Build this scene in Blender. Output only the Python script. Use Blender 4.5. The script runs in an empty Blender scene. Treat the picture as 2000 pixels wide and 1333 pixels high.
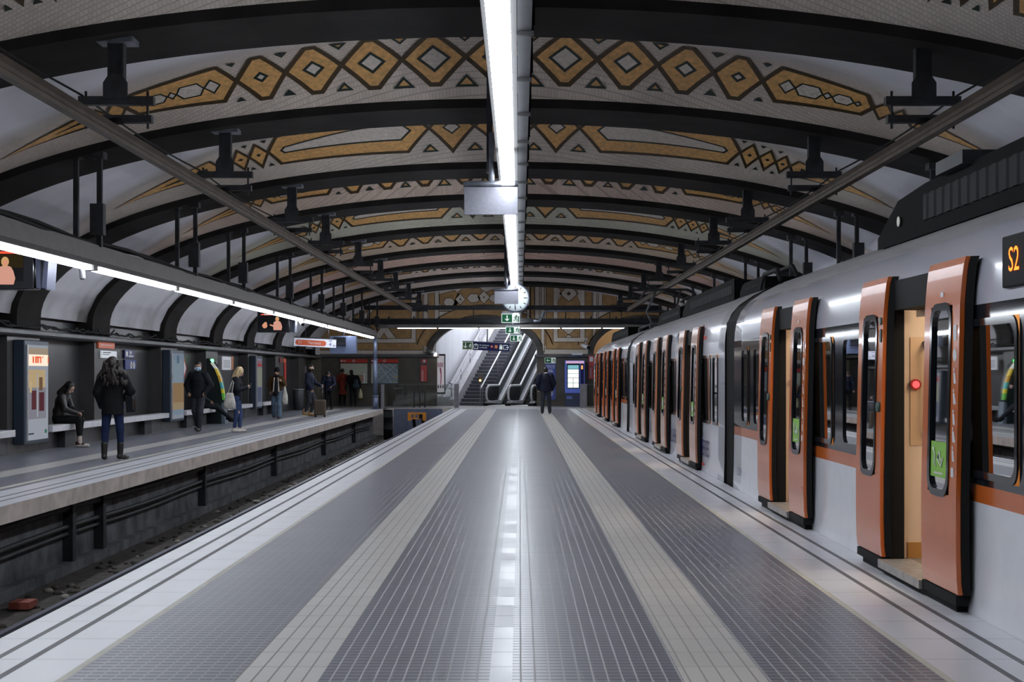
import bpy, math, random
import numpy as np
from mathutils import Vector, Matrix
R = math.radians
random.seed(7)
sc = bpy.context.scene
COL = sc.collection

# ---------------------------------------------------------------- camera, world, exposure
HZ = 1.5            # eye height above the platform
FPX = 2900.0        # focal length in pixels of the 2000 px wide frame
cam = bpy.data.cameras.new('camera'); camo = bpy.data.objects.new('camera', cam); COL.objects.link(camo)
cam.sensor_width = 36.0; cam.lens = FPX * 36.0 / 2000.0
cam.shift_x = -0.0075; cam.shift_y = 0.03225
cam.clip_start = 0.1; cam.clip_end = 300
camo.location = (0, 0, HZ); camo.rotation_euler = (R(90), 0, 0)
sc.camera = camo
w = bpy.data.worlds.new('world'); sc.world = w; w.use_nodes = True
w.node_tree.nodes['Background'].inputs[0].default_value = (0.6, 0.65, 0.8, 1)
w.node_tree.nodes['Background'].inputs[1].default_value = 0.02
sc.view_settings.view_transform = 'Standard'
try: sc.view_settings.look = 'None'
except Exception: pass
sc.view_settings.gamma = 1.0
sc.view_settings.use_curve_mapping = False
sc.view_settings.exposure = 0.0
LAMP = 25.0          # strength of the fluorescent tubes
LAMP_COL = (0.86, 0.92, 1.0)
try:
    sc.cycles.max_bounces = 7; sc.cycles.diffuse_bounces = 4; sc.cycles.glossy_bounces = 4
    sc.cycles.transmission_bounces = 4; sc.cycles.transparent_max_bounces = 10
    sc.cycles.sample_clamp_indirect = 4.0
    sc.cycles.use_denoising = True; sc.cycles.denoising_prefilter = 'ACCURATE'
    sc.cycles.caustics_reflective = False; sc.cycles.caustics_refractive = False
except Exception: pass

def at(x, y, Y):
    """pixel of the photograph (2000x1333) at distance Y -> point of the place"""
    return ((x - 1015.0) * Y / FPX, Y, HZ + (731.0 - y) * Y / FPX)

# ---------------------------------------------------------------- materials
def lin(c):
    return tuple(((v / 255) / 12.92 if v / 255 <= 0.04045 else ((v / 255 + 0.055) / 1.055) ** 2.4) for v in c)
def mat(name, col, rough=0.5, metal=0.0, var=0.0, scale=6.0, spec=0.5, bump=0.0, bscale=40.0, emit=None, es=0.0, coat=0.0, stretch=None):
    m = bpy.data.materials.new(name); m.use_nodes = True
    nt = m.node_tree; b = nt.nodes['Principled BSDF']
    c4 = (*col, 1)
    b.inputs['Base Color'].default_value = c4
    b.inputs['Roughness'].default_value = rough
    b.inputs['Metallic'].default_value = metal
    if 'Specular IOR Level' in b.inputs: b.inputs['Specular IOR Level'].default_value = spec
    if coat and 'Coat Weight' in b.inputs:
        b.inputs['Coat Weight'].default_value = coat; b.inputs['Coat Roughness'].default_value = 0.06
    if emit:
        b.inputs['Emission Color'].default_value = (*emit, 1); b.inputs['Emission Strength'].default_value = es
    if var or bump:
        tc = nt.nodes.new('ShaderNodeTexCoord')
        vec = tc.outputs['Object']
        if stretch:
            mp = nt.nodes.new('ShaderNodeMapping'); mp.inputs['Scale'].default_value = stretch
            nt.links.new(vec, mp.inputs['Vector']); vec = mp.outputs['Vector']
    if var:
        n = nt.nodes.new('ShaderNodeTexNoise'); n.inputs['Scale'].default_value = scale; n.inputs['Detail'].default_value = 5
        nt.links.new(vec, n.inputs['Vector'])
        mr = nt.nodes.new('ShaderNodeMapRange')
        mr.inputs['From Min'].default_value = 0.3; mr.inputs['From Max'].default_value = 0.7
        mr.inputs['To Min'].default_value = 1 - var; mr.inputs['To Max'].default_value = 1 + var
        nt.links.new(n.outputs['Fac'], mr.inputs['Value'])
        mx = nt.nodes.new('ShaderNodeMix'); mx.data_type = 'RGBA'; mx.blend_type = 'MULTIPLY'; mx.inputs['Factor'].default_value = 1
        mx.inputs[6].default_value = c4
        nt.links.new(mr.outputs['Result'], mx.inputs[7])
        nt.links.new(mx.outputs[2], b.inputs['Base Color'])
    if bump:
        n2 = nt.nodes.new('ShaderNodeTexNoise'); n2.inputs['Scale'].default_value = bscale; n2.inputs['Detail'].default_value = 4
        nt.links.new(vec, n2.inputs['Vector'])
        bp = nt.nodes.new('ShaderNodeBump'); bp.inputs['Strength'].default_value = bump; bp.inputs['Distance'].default_value = 0.02
        nt.links.new(n2.outputs['Fac'], bp.inputs['Height'])
        nt.links.new(bp.outputs['Normal'], b.inputs['Normal'])
    return m
def emis(name, col, s):
    m = bpy.data.materials.new(name); m.use_nodes = True
    nt = m.node_tree; nt.nodes.remove(nt.nodes['Principled BSDF'])
    e = nt.nodes.new('ShaderNodeEmission'); e.inputs[0].default_value = (*col, 1); e.inputs[1].default_value = s
    nt.links.new(e.outputs[0], nt.nodes['Material Output'].inputs[0])
    return m
def glass(name, tint, refl=0.12, rough=0.01):
    m = bpy.data.materials.new(name); m.use_nodes = True
    nt = m.node_tree; nt.nodes.remove(nt.nodes['Principled BSDF'])
    t = nt.nodes.new('ShaderNodeBsdfTransparent'); t.inputs[0].default_value = (*tint, 1)
    g = nt.nodes.new('ShaderNodeBsdfGlossy'); g.inputs['Color'].default_value = (1, 1, 1, 1); g.inputs['Roughness'].default_value = rough
    f = nt.nodes.new('ShaderNodeFresnel'); f.inputs['IOR'].default_value = 1.5
    mt = nt.nodes.new('ShaderNodeMath'); mt.operation = 'ADD'; mt.use_clamp = True; mt.inputs[1].default_value = refl
    mx = nt.nodes.new('ShaderNodeMixShader')
    nt.links.new(f.outputs[0], mt.inputs[0]); nt.links.new(mt.outputs[0], mx.inputs[0])
    nt.links.new(t.outputs[0], mx.inputs[1]); nt.links.new(g.outputs[0], mx.inputs[2])
    nt.links.new(mx.outputs[0], nt.nodes['Material Output'].inputs[0])
    return m
def N(nt, typ, **kw):
    n = nt.nodes.new(typ)
    for k, v in kw.items(): setattr(n, k, v)
    return n
def math_(nt, op, a, b=None, clamp=False):
    n = N(nt, 'ShaderNodeMath', operation=op, use_clamp=clamp)
    for i, v in enumerate((a, b)):
        if v is None: continue
        if isinstance(v, (int, float)): n.inputs[i].default_value = v
        else: nt.links.new(v, n.inputs[i])
    return n.outputs[0]
def mixc(nt, fac, a, b):
    n = N(nt, 'ShaderNodeMix', data_type='RGBA')
    for i, v in ((0, fac), (6, a), (7, b)):
        if isinstance(v, (int, float)): n.inputs[i].default_value = v
        elif isinstance(v, tuple): n.inputs[i].default_value = (*v, 1)
        else: nt.links.new(v, n.inputs[i])
    return n.outputs[2]
def tile_mat(name, base, groove, joint, px, gx, py, gy, x0=0.0, rough=0.3, var=0.25, spec=0.5, roff=0.0):
    """floor tile: ribs px wide parted by gx wide grooves along the platform, cross joints every py"""
    m = bpy.data.materials.new(name); m.use_nodes = True
    nt = m.node_tree; b = nt.nodes['Principled BSDF']
    tc = N(nt, 'ShaderNodeTexCoord'); sp = N(nt, 'ShaderNodeSeparateXYZ'); nt.links.new(tc.outputs['Object'], sp.inputs[0])
    fx = math_(nt, 'FRACT', math_(nt, 'DIVIDE', math_(nt, 'SUBTRACT', sp.outputs[0], x0), px))
    fy = math_(nt, 'FRACT', math_(nt, 'DIVIDE', sp.outputs[1], py))
    mx_ = math_(nt, 'LESS_THAN', fx, gx / px); my_ = math_(nt, 'LESS_THAN', fy, gy / py)
    n = N(nt, 'ShaderNodeTexNoise'); n.inputs['Scale'].default_value = 1.3; n.inputs['Detail'].default_value = 6
    nt.links.new(tc.outputs['Object'], n.inputs['Vector'])
    # every rib tile gets its own slight tone
    cx = math_(nt, 'FLOOR', math_(nt, 'DIVIDE', sp.outputs[0], 0.4)); cy = math_(nt, 'FLOOR', math_(nt, 'DIVIDE', sp.outputs[1], 0.4))
    cb = N(nt, 'ShaderNodeCombineXYZ'); nt.links.new(cx, cb.inputs[0]); nt.links.new(cy, cb.inputs[1])
    wn = N(nt, 'ShaderNodeTexWhiteNoise'); wn.noise_dimensions = '3D'; nt.links.new(cb.outputs[0], wn.inputs['Vector'])
    v = math_(nt, 'ADD', math_(nt, 'MULTIPLY', math_(nt, 'SUBTRACT', n.outputs['Fac'], 0.5), var * 2),
              math_(nt, 'MULTIPLY', math_(nt, 'SUBTRACT', wn.outputs['Value'], 0.5), var))
    f = math_(nt, 'ADD', v, 1.0)
    bc = N(nt, 'ShaderNodeMix', data_type='RGBA', blend_type='MULTIPLY'); bc.inputs[0].default_value = 1
    bc.inputs[6].default_value = (*base, 1); nt.links.new(f, bc.inputs[7])
    c = mixc(nt, my_, bc.outputs[2], joint)
    c = mixc(nt, mx_, c, groove)
    nt.links.new(c, b.inputs['Base Color'])
    any_ = math_(nt, 'MAXIMUM', mx_, my_)
    rr = math_(nt, 'ADD', math_(nt, 'MULTIPLY', any_, 0.3), math_(nt, 'ADD', rough, math_(nt, 'MULTIPLY', v, 0.35)), clamp=True)
    nt.links.new(math_(nt, 'MAXIMUM', rr, 0.29), b.inputs['Roughness'])
    b.inputs['Specular IOR Level'].default_value = spec
    return m

K = {}
K['tile_dark'] = tile_mat('ribbed grey tile', (0.155, 0.160, 0.192), (0.33, 0.328, 0.34), (0.070, 0.073, 0.095), 0.0718, 0.009, 0.08, 0.014, rough=0.30, var=0.07, spec=0.5)
K['tile_light'] = tile_mat('light ribbed tile', (0.50, 0.485, 0.465), (0.24, 0.23, 0.22), (0.20, 0.19, 0.18), 0.0824, 0.010, 0.4, 0.008, x0=-1.397, rough=0.34, var=0.09, spec=0.45)
K['tile_column'] = tile_mat('pale smooth tile', (0.27, 0.275, 0.315), (0.14, 0.14, 0.15), (0.12, 0.12, 0.13), 5.0, 0.0, 0.4, 0.010, rough=0.34, var=0.3, spec=0.55)
K['edge_white'] = tile_mat('white edging stone', (0.60, 0.60, 0.635), (0.3, 0.3, 0.31), (0.33, 0.33, 0.34), 9.0, 0.0, 0.6, 0.008, rough=0.3, var=0.07, spec=0.5)
K['line_dark'] = mat('dark inlay', (0.09, 0.09, 0.10), 0.5, var=0.15)
K['cream_line'] = mat('cream edge line', (0.50, 0.49, 0.42), 0.45, var=0.08)
K['fascia'] = mat('pale concrete', (0.60, 0.53, 0.49), 0.7, var=0.22, scale=3)
K['pit'] = mat('sooty track wall', (0.085, 0.086, 0.095), 0.75, var=0.7, scale=2.2, bump=0.5, bscale=9)
K['bed'] = mat('dirty track bed', (0.045, 0.037, 0.031), 0.95, var=0.6, scale=5, bump=0.8, bscale=25)
K['rail'] = mat('steel rail', (0.16, 0.17, 0.22), 0.35, metal=0.8, var=0.1)
K['rib'] = mat('dark painted rib', (0.019, 0.0172, 0.0162), 0.85, spec=0.2, var=0.35, scale=1.6, bump=0.15, bscale=12)
K['stone_dark'] = mat('dark wall stone', (0.026, 0.025, 0.027), 0.35, var=0.35, scale=1.2)
K['stone_brown'] = mat('brown wall stone', (0.075, 0.064, 0.05), 0.38, var=0.3, scale=1.6)
K['stone_pier'] = mat('grey brown pier stone', (0.05, 0.047, 0.046), 0.4, var=0.2, scale=2)
K['cornice'] = mat('grey cornice', (0.10, 0.10, 0.105), 0.5, var=0.3, scale=2)
K['iron'] = mat('dark iron', (0.025, 0.026, 0.03), 0.6, metal=0.3, var=0.35, scale=9)
K['iron_grey'] = mat('grey galvanised iron', (0.17, 0.18, 0.21), 0.45, metal=0.5, var=0.25, scale=9)
K['rust'] = mat('rusty conductor rail', (0.060, 0.042, 0.030), 0.65, spec=0.3, var=0.35, scale=3)
K['housing'] = mat('lamp housing', (0.11, 0.098, 0.094), 0.5, var=0.12)
K['flange'] = mat('dim lamp flange', (0.020, 0.019, 0.019), 0.7, spec=.1)
K['tray'] = mat('cable tray', (0.010, 0.0103, 0.0125), 0.8, spec=0.1, var=0.15)
K['tube'] = emis('fluorescent tube', LAMP_COL, LAMP)
K['tube3'] = emis('fluorescent tube of cross row', LAMP_COL, LAMP * 0.35)
K['tube2'] = emis('fluorescent tube of side rows', LAMP_COL, LAMP * 1.2)
K['steel'] = mat('brushed steel', (0.20, 0.20, 0.23), 0.36, metal=0.9, var=0.08, scale=30)
K['alu'] = mat('aluminium', (0.55, 0.56, 0.58), 0.35, metal=0.7)
K['white'] = mat('white', (0.75, 0.76, 0.78), 0.4)
K['black'] = mat('black', (0.006, 0.006, 0.0065), 0.6, spec=0.2)
K['rubber'] = mat('black rubber', (0.009, 0.009, 0.0095), 0.7, spec=0.15)
K['gloss_black'] = mat('gloss black', (0.010, 0.011, 0.014), 0.10, spec=0.6)
K['red'] = mat('red paint', (0.50, 0.035, 0.025), 0.4)
K['pink_red'] = mat('fire cabinet red', (0.50, 0.06, 0.06), 0.4)
K['green_sign'] = mat('sign green', (0.004, 0.075, 0.028), 0.5, emit=(0.005, 0.16, 0.05), es=0.12, spec=0.2)
K['sign_white'] = mat('sign white', (0.75, 0.78, 0.74), 0.4, emit=(0.8, 0.95, 0.85), es=0.22)
K['navy'] = mat('navy sign', (0.010, 0.012, 0.055), 0.5, spec=0.15, emit=(.01, .012, .07), es=.2)
K['bench'] = mat('bench stone', (0.60, 0.59, 0.62), 0.4, var=0.12, scale=4)
K['pole_blue'] = mat('blue grey pole', (0.15, 0.18, 0.27), 0.4, metal=0.3)
K['glass'] = glass('clear glass', (0.88, 0.91, 0.90), 0.01)

# ---------------------------------------------------------------- mesh builder
_tcache = {}
def text_geo(s, size, align):
    k = (s, size, align)
    if k not in _tcache:
        cu = bpy.data.curves.new('t', 'FONT'); cu.body = s; cu.size = size; cu.align_x = align; cu.align_y = 'CENTER'; cu.resolution_u = 3
        o = bpy.data.objects.new('t', cu); COL.objects.link(o)
        bpy.context.view_layer.update()
        dg = bpy.context.evaluated_depsgraph_get()
        me = bpy.data.meshes.new_from_object(o.evaluated_get(dg))
        _tcache[k] = ([tuple(v.co) for v in me.vertices], [tuple(p.vertices) for p in me.polygons])
        bpy.data.objects.remove(o); bpy.data.curves.remove(cu); bpy.data.meshes.remove(me)
    return _tcache[k]

class MB:
    def __init__(s): s.v = []; s.f = []; s.m = []; s.s = []; s.T = None
    def add(s, vs, fs, mi=0, smooth=False):
        o = len(s.v)
        if s.T is not None: vs = [tuple(s.T @ Vector(v)) for v in vs]
        s.v += [tuple(v) for v in vs]
        for f in fs: s.f.append(tuple(i + o for i in f)); s.m.append(mi); s.s.append(smooth)
        return s
    def box(s, x0, x1, y0, y1, z0, z1, mi=0):
        v = [(x0, y0, z0), (x1, y0, z0), (x1, y1, z0), (x0, y1, z0), (x0, y0, z1), (x1, y0, z1), (x1, y1, z1), (x0, y1, z1)]
        return s.add(v, [(3, 2, 1, 0), (4, 5, 6, 7), (0, 1, 5, 4), (1, 2, 6, 5), (2, 3, 7, 6), (3, 0, 4, 7)], mi)
    def quad(s, a, b, c, d, mi=0): return s.add([a, b, c, d], [(0, 1, 2, 3)], mi)
    def poly(s, pts, mi=0): return s.add(pts, [tuple(range(len(pts)))], mi)
    def cyl(s, p0, p1, r, n=12, mi=0, r1=None, cap=True, smooth=True):
        return s.tube([p0, p1], [r, r if r1 is None else r1], n, mi, cap, smooth)
    def tube(s, pts, r, n=8, mi=0, cap=True, smooth=True, closed=False):
        P = [Vector(p) for p in pts]; m = len(P)
        rr = r if isinstance(r, (list, tuple)) else [r] * m
        vs = []; u = None
        for i in range(m):
            if closed: d = (P[(i + 1) % m] - P[i - 1]).normalized()
            elif i == 0: d = (P[1] - P[0]).normalized()
            elif i == m - 1: d = (P[-1] - P[-2]).normalized()
            else: d = ((P[i + 1] - P[i]).normalized() + (P[i] - P[i - 1]).normalized()).normalized()
            if u is None:
                a = Vector((0, 0, 1)) if abs(d.z) < 0.9 else Vector((1, 0, 0))
                u = d.cross(a).normalized()
            else: u = (u - d * u.dot(d)).normalized()
            w_ = d.cross(u)
            for k in range(n):
                an = 2 * math.pi * k / n
                vs.append(P[i] + (u * math.cos(an) + w_ * math.sin(an)) * rr[i])
        fs = []
        for i in range(m if closed else m - 1):
            j = (i + 1) % m
            for k in range(n):
                l = (k + 1) % n
                fs.append((i * n + k, i * n + l, j * n + l, j * n + k))
        o = len(s.v); s.add(vs, fs, mi, smooth)
        if cap and not closed:
            s.f.append(tuple(o + k for k in range(n))[::-1]); s.m.append(mi); s.s.append(False)
            s.f.append(tuple(o + (m - 1) * n + k for k in range(n))); s.m.append(mi); s.s.append(False)
        return s
    def prism(s, poly, ax, d0, d1, mi=0, mi_cap=None):
        """poly in the plane across axis ax ('x': (y,z), 'y': (x,z), 'z': (x,y)), extruded from d0 to d1"""
        def P(a, b, d): return (d, a, b) if ax == 'x' else (a, d, b) if ax == 'y' else (a, b, d)
        n = len(poly)
        vs = [P(a, b, d0) for a, b in poly] + [P(a, b, d1) for a, b in poly]
        s.add(vs, [(i, (i + 1) % n, n + (i + 1) % n, n + i) for i in range(n)], mi)
        o = len(s.v) - 2 * n
        for t in (tuple(o + i for i in range(n)), tuple(o + n + i for i in range(n))[::-1]):
            s.f.append(t); s.m.append(mi if mi_cap is None else mi_cap); s.s.append(False)
        return s
    def ell(s, c, r, nu=14, nv=9, mi=0):
        if isinstance(r, (int, float)): r = (r, r, r)
        vs = [(c[0], c[1], c[2] + r[2])]
        for j in range(1, nv):
            th = math.pi * j / nv
            for i in range(nu):
                a = 2 * math.pi * i / nu
                vs.append((c[0] + r[0] * math.sin(th) * math.cos(a), c[1] + r[1] * math.sin(th) * math.sin(a), c[2] + r[2] * math.cos(th)))
        vs.append((c[0], c[1], c[2] - r[2])); L = len(vs) - 1
        fs = [(0, 1 + i, 1 + (i + 1) % nu) for i in range(nu)]
        for j in range(nv - 2):
            for i in range(nu):
                a = 1 + j * nu; fs.append((a + i, a + nu + i, a + nu + (i + 1) % nu, a + (i + 1) % nu))
        a = 1 + (nv - 2) * nu
        fs += [(a + i, L, a + (i + 1) % nu) for i in range(nu)]
        return s.add(vs, fs, mi, True)
    def disc(s, c, r, ux, uz, n=24, mi=0, r0=0.0, a0=0.0, a1=2 * math.pi):
        c = Vector(c); ux = Vector(ux); uz = Vector(uz)
        A = [a0 + (a1 - a0) * i / n for i in range(n + 1)]
        if r0 <= 0:
            return s.poly([c + ux * math.cos(a) * r + uz * math.sin(a) * r for a in A[:-1]], mi)
        for a, b in zip(A[:-1], A[1:]):
            q = [c + ux * math.cos(t) * rr + uz * math.sin(t) * rr for t, rr in ((a, r0), (a, r), (b, r), (b, r0))]
            s.quad(*q, mi)
        return s
    def text(s, t, size, c, ux=(1, 0, 0), uy=(0, 0, 1), mi=0, align='CENTER', sx=1.0):
        vs, fs = text_geo(t, size, align)
        c = Vector(c); ux = Vector(ux); uy = Vector(uy)
        return s.add([c + ux * (v[0] * sx) + uy * v[1] for v in vs], fs, mi)
    def build(s, name, mats, parent=None, world=False, bevel=0.0, weld=False):
        me = bpy.data.meshes.new(name)
        vs = s.v
        if parent is not None and world:
            o_ = parent
            L = Vector((0, 0, 0))
            while o_ is not None: L = L + o_.location; o_ = o_.parent
            vs = [(v[0] - L.x, v[1] - L.y, v[2] - L.z) for v in vs]
        if weld:
            d = {}; mp = []; nv = []
            for v in vs:
                k = (round(v[0], 4), round(v[1], 4), round(v[2], 4))
                if k not in d: d[k] = len(nv); nv.append(v)
                mp.append(d[k])
            vs = nv; s.f = [tuple(mp[i] for i in f) for f in s.f]
        me.from_pydata(vs, [], s.f)
        if not isinstance(mats, (list, tuple)): mats = [mats]
        for m in mats: me.materials.append(K[m] if isinstance(m, str) else m)
        me.polygons.foreach_set('material_index', s.m)
        me.polygons.foreach_set('use_smooth', s.s)
        me.update()
        o = bpy.data.objects.new(name, me); COL.objects.link(o)
        if parent is not None: o.parent = parent
        if bevel:
            bv = o.modifiers.new('b', 'BEVEL'); bv.width = bevel; bv.segments = 2; bv.limit_method = 'ANGLE'; bv.angle_limit = R(50)
        return o

def tag(o, label, cat=None, group=None, kind=None):
    o['label'] = label
    if cat: o['category'] = cat
    if group: o['group'] = group
    if kind: o['kind'] = kind
    return o
def thing(name, label, cat, loc=(0, 0, 0), rz=0.0, group=None, rot=None):
    o = bpy.data.objects.new(name, None); COL.objects.link(o)
    o.empty_display_size = 0.2
    o.location = loc; o.rotation_euler = rot or (0, 0, rz)
    return tag(o, label, cat, group)
def struct(name, mb, mats, label, cat='structure', parent=None):
    o = mb.build(name, mats, parent); return tag(o, label, cat, kind='structure')
def copy_tree(o, parent=None):
    c = o.copy(); COL.objects.link(c)
    if parent is not None: c.parent = parent
    for ch in list(o.children): copy_tree(ch, c)
    return c
# ---------------------------------------------------------------- the setting: platforms, pits, walls
YB = 69.5           # back wall
Y0 = -10.0
XL, XR = -9.75, 9.3
def strips(mb, xs, mats_i, y0, y1, z):
    for (a, b), mi in zip(zip(xs[:-1], xs[1:]), mats_i): mb.quad((a, y0, z), (b, y0, z), (b, y1, z), (a, y1, z), mi)
FM = ['tile_dark', 'tile_light', 'tile_column', 'edge_white', 'line_dark', 'cream_line', 'fascia', 'pit']
fb = MB()
xs = [-2.945, -2.775, -2.735, -2.592, -2.550, -2.268, -2.228, -1.397, -0.985, -0.150, -0.037, 0.803, 1.215, 2.085, 2.125, 2.412, 2.452, 2.592, 2.632, 2.815]
ms = [3, 4, 3, 4, 3, 5, 0, 1, 0, 2, 0, 1, 0, 5, 3, 4, 3, 4, 3]
YE = 63.6           # platform edges end here, then the cross hall
strips(fb, xs, ms, Y0, YE, 0.0)
for X, sgn in ((-2.945, 1), (2.815, -1)):
    fb.box(min(X, X + sgn * .3), max(X, X + sgn * .3), Y0, YE, -0.2, -0.002, 6)
    fb.box(min(X + sgn * .3, X + sgn * .35), max(X + sgn * .3, X + sgn * .35), Y0, YE, -1.25, -0.2, 7)
struct('floor', fb, FM, 'island platform of grey ribbed tiles with two beige tile bands and white edges', 'floor')
fb = MB()
strips(fb, [-9.75, 9.3], [0], 65.9, 71.6, 0.0)
strips(fb, [-2.945, 2.815], [0], YE, 65.9, 0.0)
strips(fb, [-9.75, -5.86], [0], YE, 65.9, 0.0); strips(fb, [5.86, 9.3], [0], YE, 65.9, 0.0)
fb.box(-9.75, 9.3, 65.9, 66.1, -1.25, -0.004, 1)
K['tile_hall'] = tile_mat('hall tile', (0.33, 0.32, 0.32), (0.2, 0.2, 0.2), (0.2, 0.2, 0.2), 0.4, 0.01, 0.4, 0.01, rough=0.28, var=0.12)
struct('floor_hall', fb, ['tile_hall', 'fascia'], 'pale tiled cross hall floor in front of the end wall', 'floor')
# left platform
fb = MB()
xs = [-9.75, -7.95, -7.5, -6.86, -6.75, -6.64, -6.60, -6.34, -6.295, -6.14, -6.095, -5.86]
ms = [0, 1, 0, 5, 0, 3, 3, 4, 3, 4, 3]
strips(fb, xs, ms, Y0, YE, 0.0)
fb.box(-6.3, -5.86, Y0, YE, -0.21, -0.002, 6)
fb.box(-6.35, -6.28, Y0, YE, -1.3, -0.2, 7)
fb.box(-6.28, -6.12, Y0, YE, -1.3, -1.08, 7)
struct('floor_left', fb, FM, 'left platform of dark tiles with a beige band and pale stone edge over the track', 'floor')
fb = MB()
strips(fb, [5.86, 9.3], [0], Y0, YE, 0.0); fb.box(5.86, 6.3, Y0, YE, -0.21, -0.002, 6); fb.box(6.28, 6.35, Y0, YE, -1.3, -0.2, 7)
struct('floor_right', fb, FM, 'platform on the far side of the train', 'floor')
fb = MB()
for a, b in ((-6.3, -2.64), (2.5, 6.3)): fb.quad((a, Y0, -1.22), (b, Y0, -1.22), (b, 65.95, -1.22), (a, 65.95, -1.22), 0)
struct('floor_track', fb, ['bed'], 'dark dirty track bed between the platforms', 'track bed')

# side walls with recesses and piers
PIERS = [(14.6, 16.4), (20.9, 22.4), (27.3, 29.15), (32.9, 34.5), (39.0, 40.9), (44.6, 46.3), (51.5, 53.2), (57.3, 59.3), (63.3, 65.2)]
wb = MB(); wb.box(XL - .3, XL, Y0, 71.0, -1.3, 2.75, 0)
struct('wall_left', wb, ['stone_dark'], 'dark stone wall behind the left platform', 'wall')
for i, (a, b) in enumerate(PIERS):
    wb = MB(); wb.box(XL - .05, -9.425, a, b, 0, 2.22, 0)
    struct('wall_left_pier', wb, ['stone_pier'], 'grey brown stone pier of the left wall, %s one from the camera' % ['first', 'second', 'third', 'fourth', 'fifth', 'sixth', 'seventh', 'eighth', 'ninth'][i], 'wall')
for (a0, a), (b, b1) in zip(PIERS[:-1], PIERS[1:]):
    wb = MB(); wb.box(XL - .02, -9.425, a + .01, b - .01, 0, .43, 0)
    struct('wall_left_plinth', wb, ['stone_dark'], 'low dark stone plinth behind the benches along the left wall', 'wall')
wb = MB(); wb.box(XR, XR + .3, Y0, 71.0, -1.3, 2.75, 0)
struct('wall_right', wb, ['stone_dark'], 'dark stone wall beyond the train', 'wall')
wb = MB(); wb.prism([(-9.8, 2.34), (-9.8, 2.22), (-9.3, 2.22), (-9.22, 2.25), (-9.22, 2.315), (-9.27, 2.34)], 'y', Y0, YB, 0)
struct('trim_1', wb, ['cornice'], 'grey cornice ledge along the left wall', 'cornice')
wb = MB(); wb.box(8.75, 9.35, Y0, YB, 2.22, 2.34, 0)
struct('trim_2', wb, ['cornice'], 'grey cornice ledge along the right wall', 'cornice')
wb = MB(); wb.box(-10, 9.6, Y0 - .3, Y0, -1.3, 6.5, 0)  # dark closing wall added behind the camera to block world light
struct('light_block_front', wb, ['stone_dark'], 'added unseen wall behind the viewer that blocks outside light', 'wall')

# ---------------------------------------------------------------- vault
XC = -0.28
RIBS = [9.4, 15.5, 21.36, 27.7, 32.6, 39.2, 45.5, 51.1, 57.1, 63.2]
RW = 1.38
ORD = ['first', 'second', 'third', 'fourth', 'fifth', 'sixth', 'seventh', 'eighth', 'ninth', 'tenth', 'eleventh', 'twelfth']
def soffit(X, a=9.1, b=2.75):
    u = (X - XC) / a
    return 2.585 + b * math.sqrt(max(0.0, 1 - u * u))
def zp(X):
    u = (X - XC) / 9.23
    return 2.585 + 2.88 * math.sqrt(max(0.0, 1 - u * u))
def zs(xr, t, L):
    h = 0.9 * max(0.0, 1 - (xr / 7.6) ** 2); u = (t + L / 2) / (L / 2)
    return zp(xr + XC) + h * max(0.0, 1 - u * u)
def ell_pts(a, b, n=56, zlow=2.25):
    pts = [(XC - a, zlow)]
    for i in range(n + 1):
        th = math.pi * (1 - i / n); pts.append((XC + a * math.cos(th), 2.585 + b * math.sin(th)))
    return pts + [(XC + a, zlow)]
for i, y in enumerate(RIBS):
    wd = RW if i < 9 else 1.9
    A = ell_pts(9.1, 2.75); B = ell_pts(9.45, 3.1); n = len(A)
    rb = MB()
    for y_ in (y, y + wd):
        rb.add([(p[0], y_, p[1]) for p in A] + [(p[0], y_, p[1]) for p in B], [(k, k + 1, n + k + 1, n + k) for k in range(n - 1)], 0)
    rb.add([(p[0], y, p[1]) for p in A] + [(p[0], y + wd, p[1]) for p in A], [(k, k + 1, n + k + 1, n + k) for k in range(n - 1)], 0)
    struct('ceiling_rib', rb, ['rib'], 'dark painted ceiling arch rib, ' + (ORD[i - 1] + ' visible one counted from the camera' if i else 'just above the camera'), 'rib')

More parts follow.
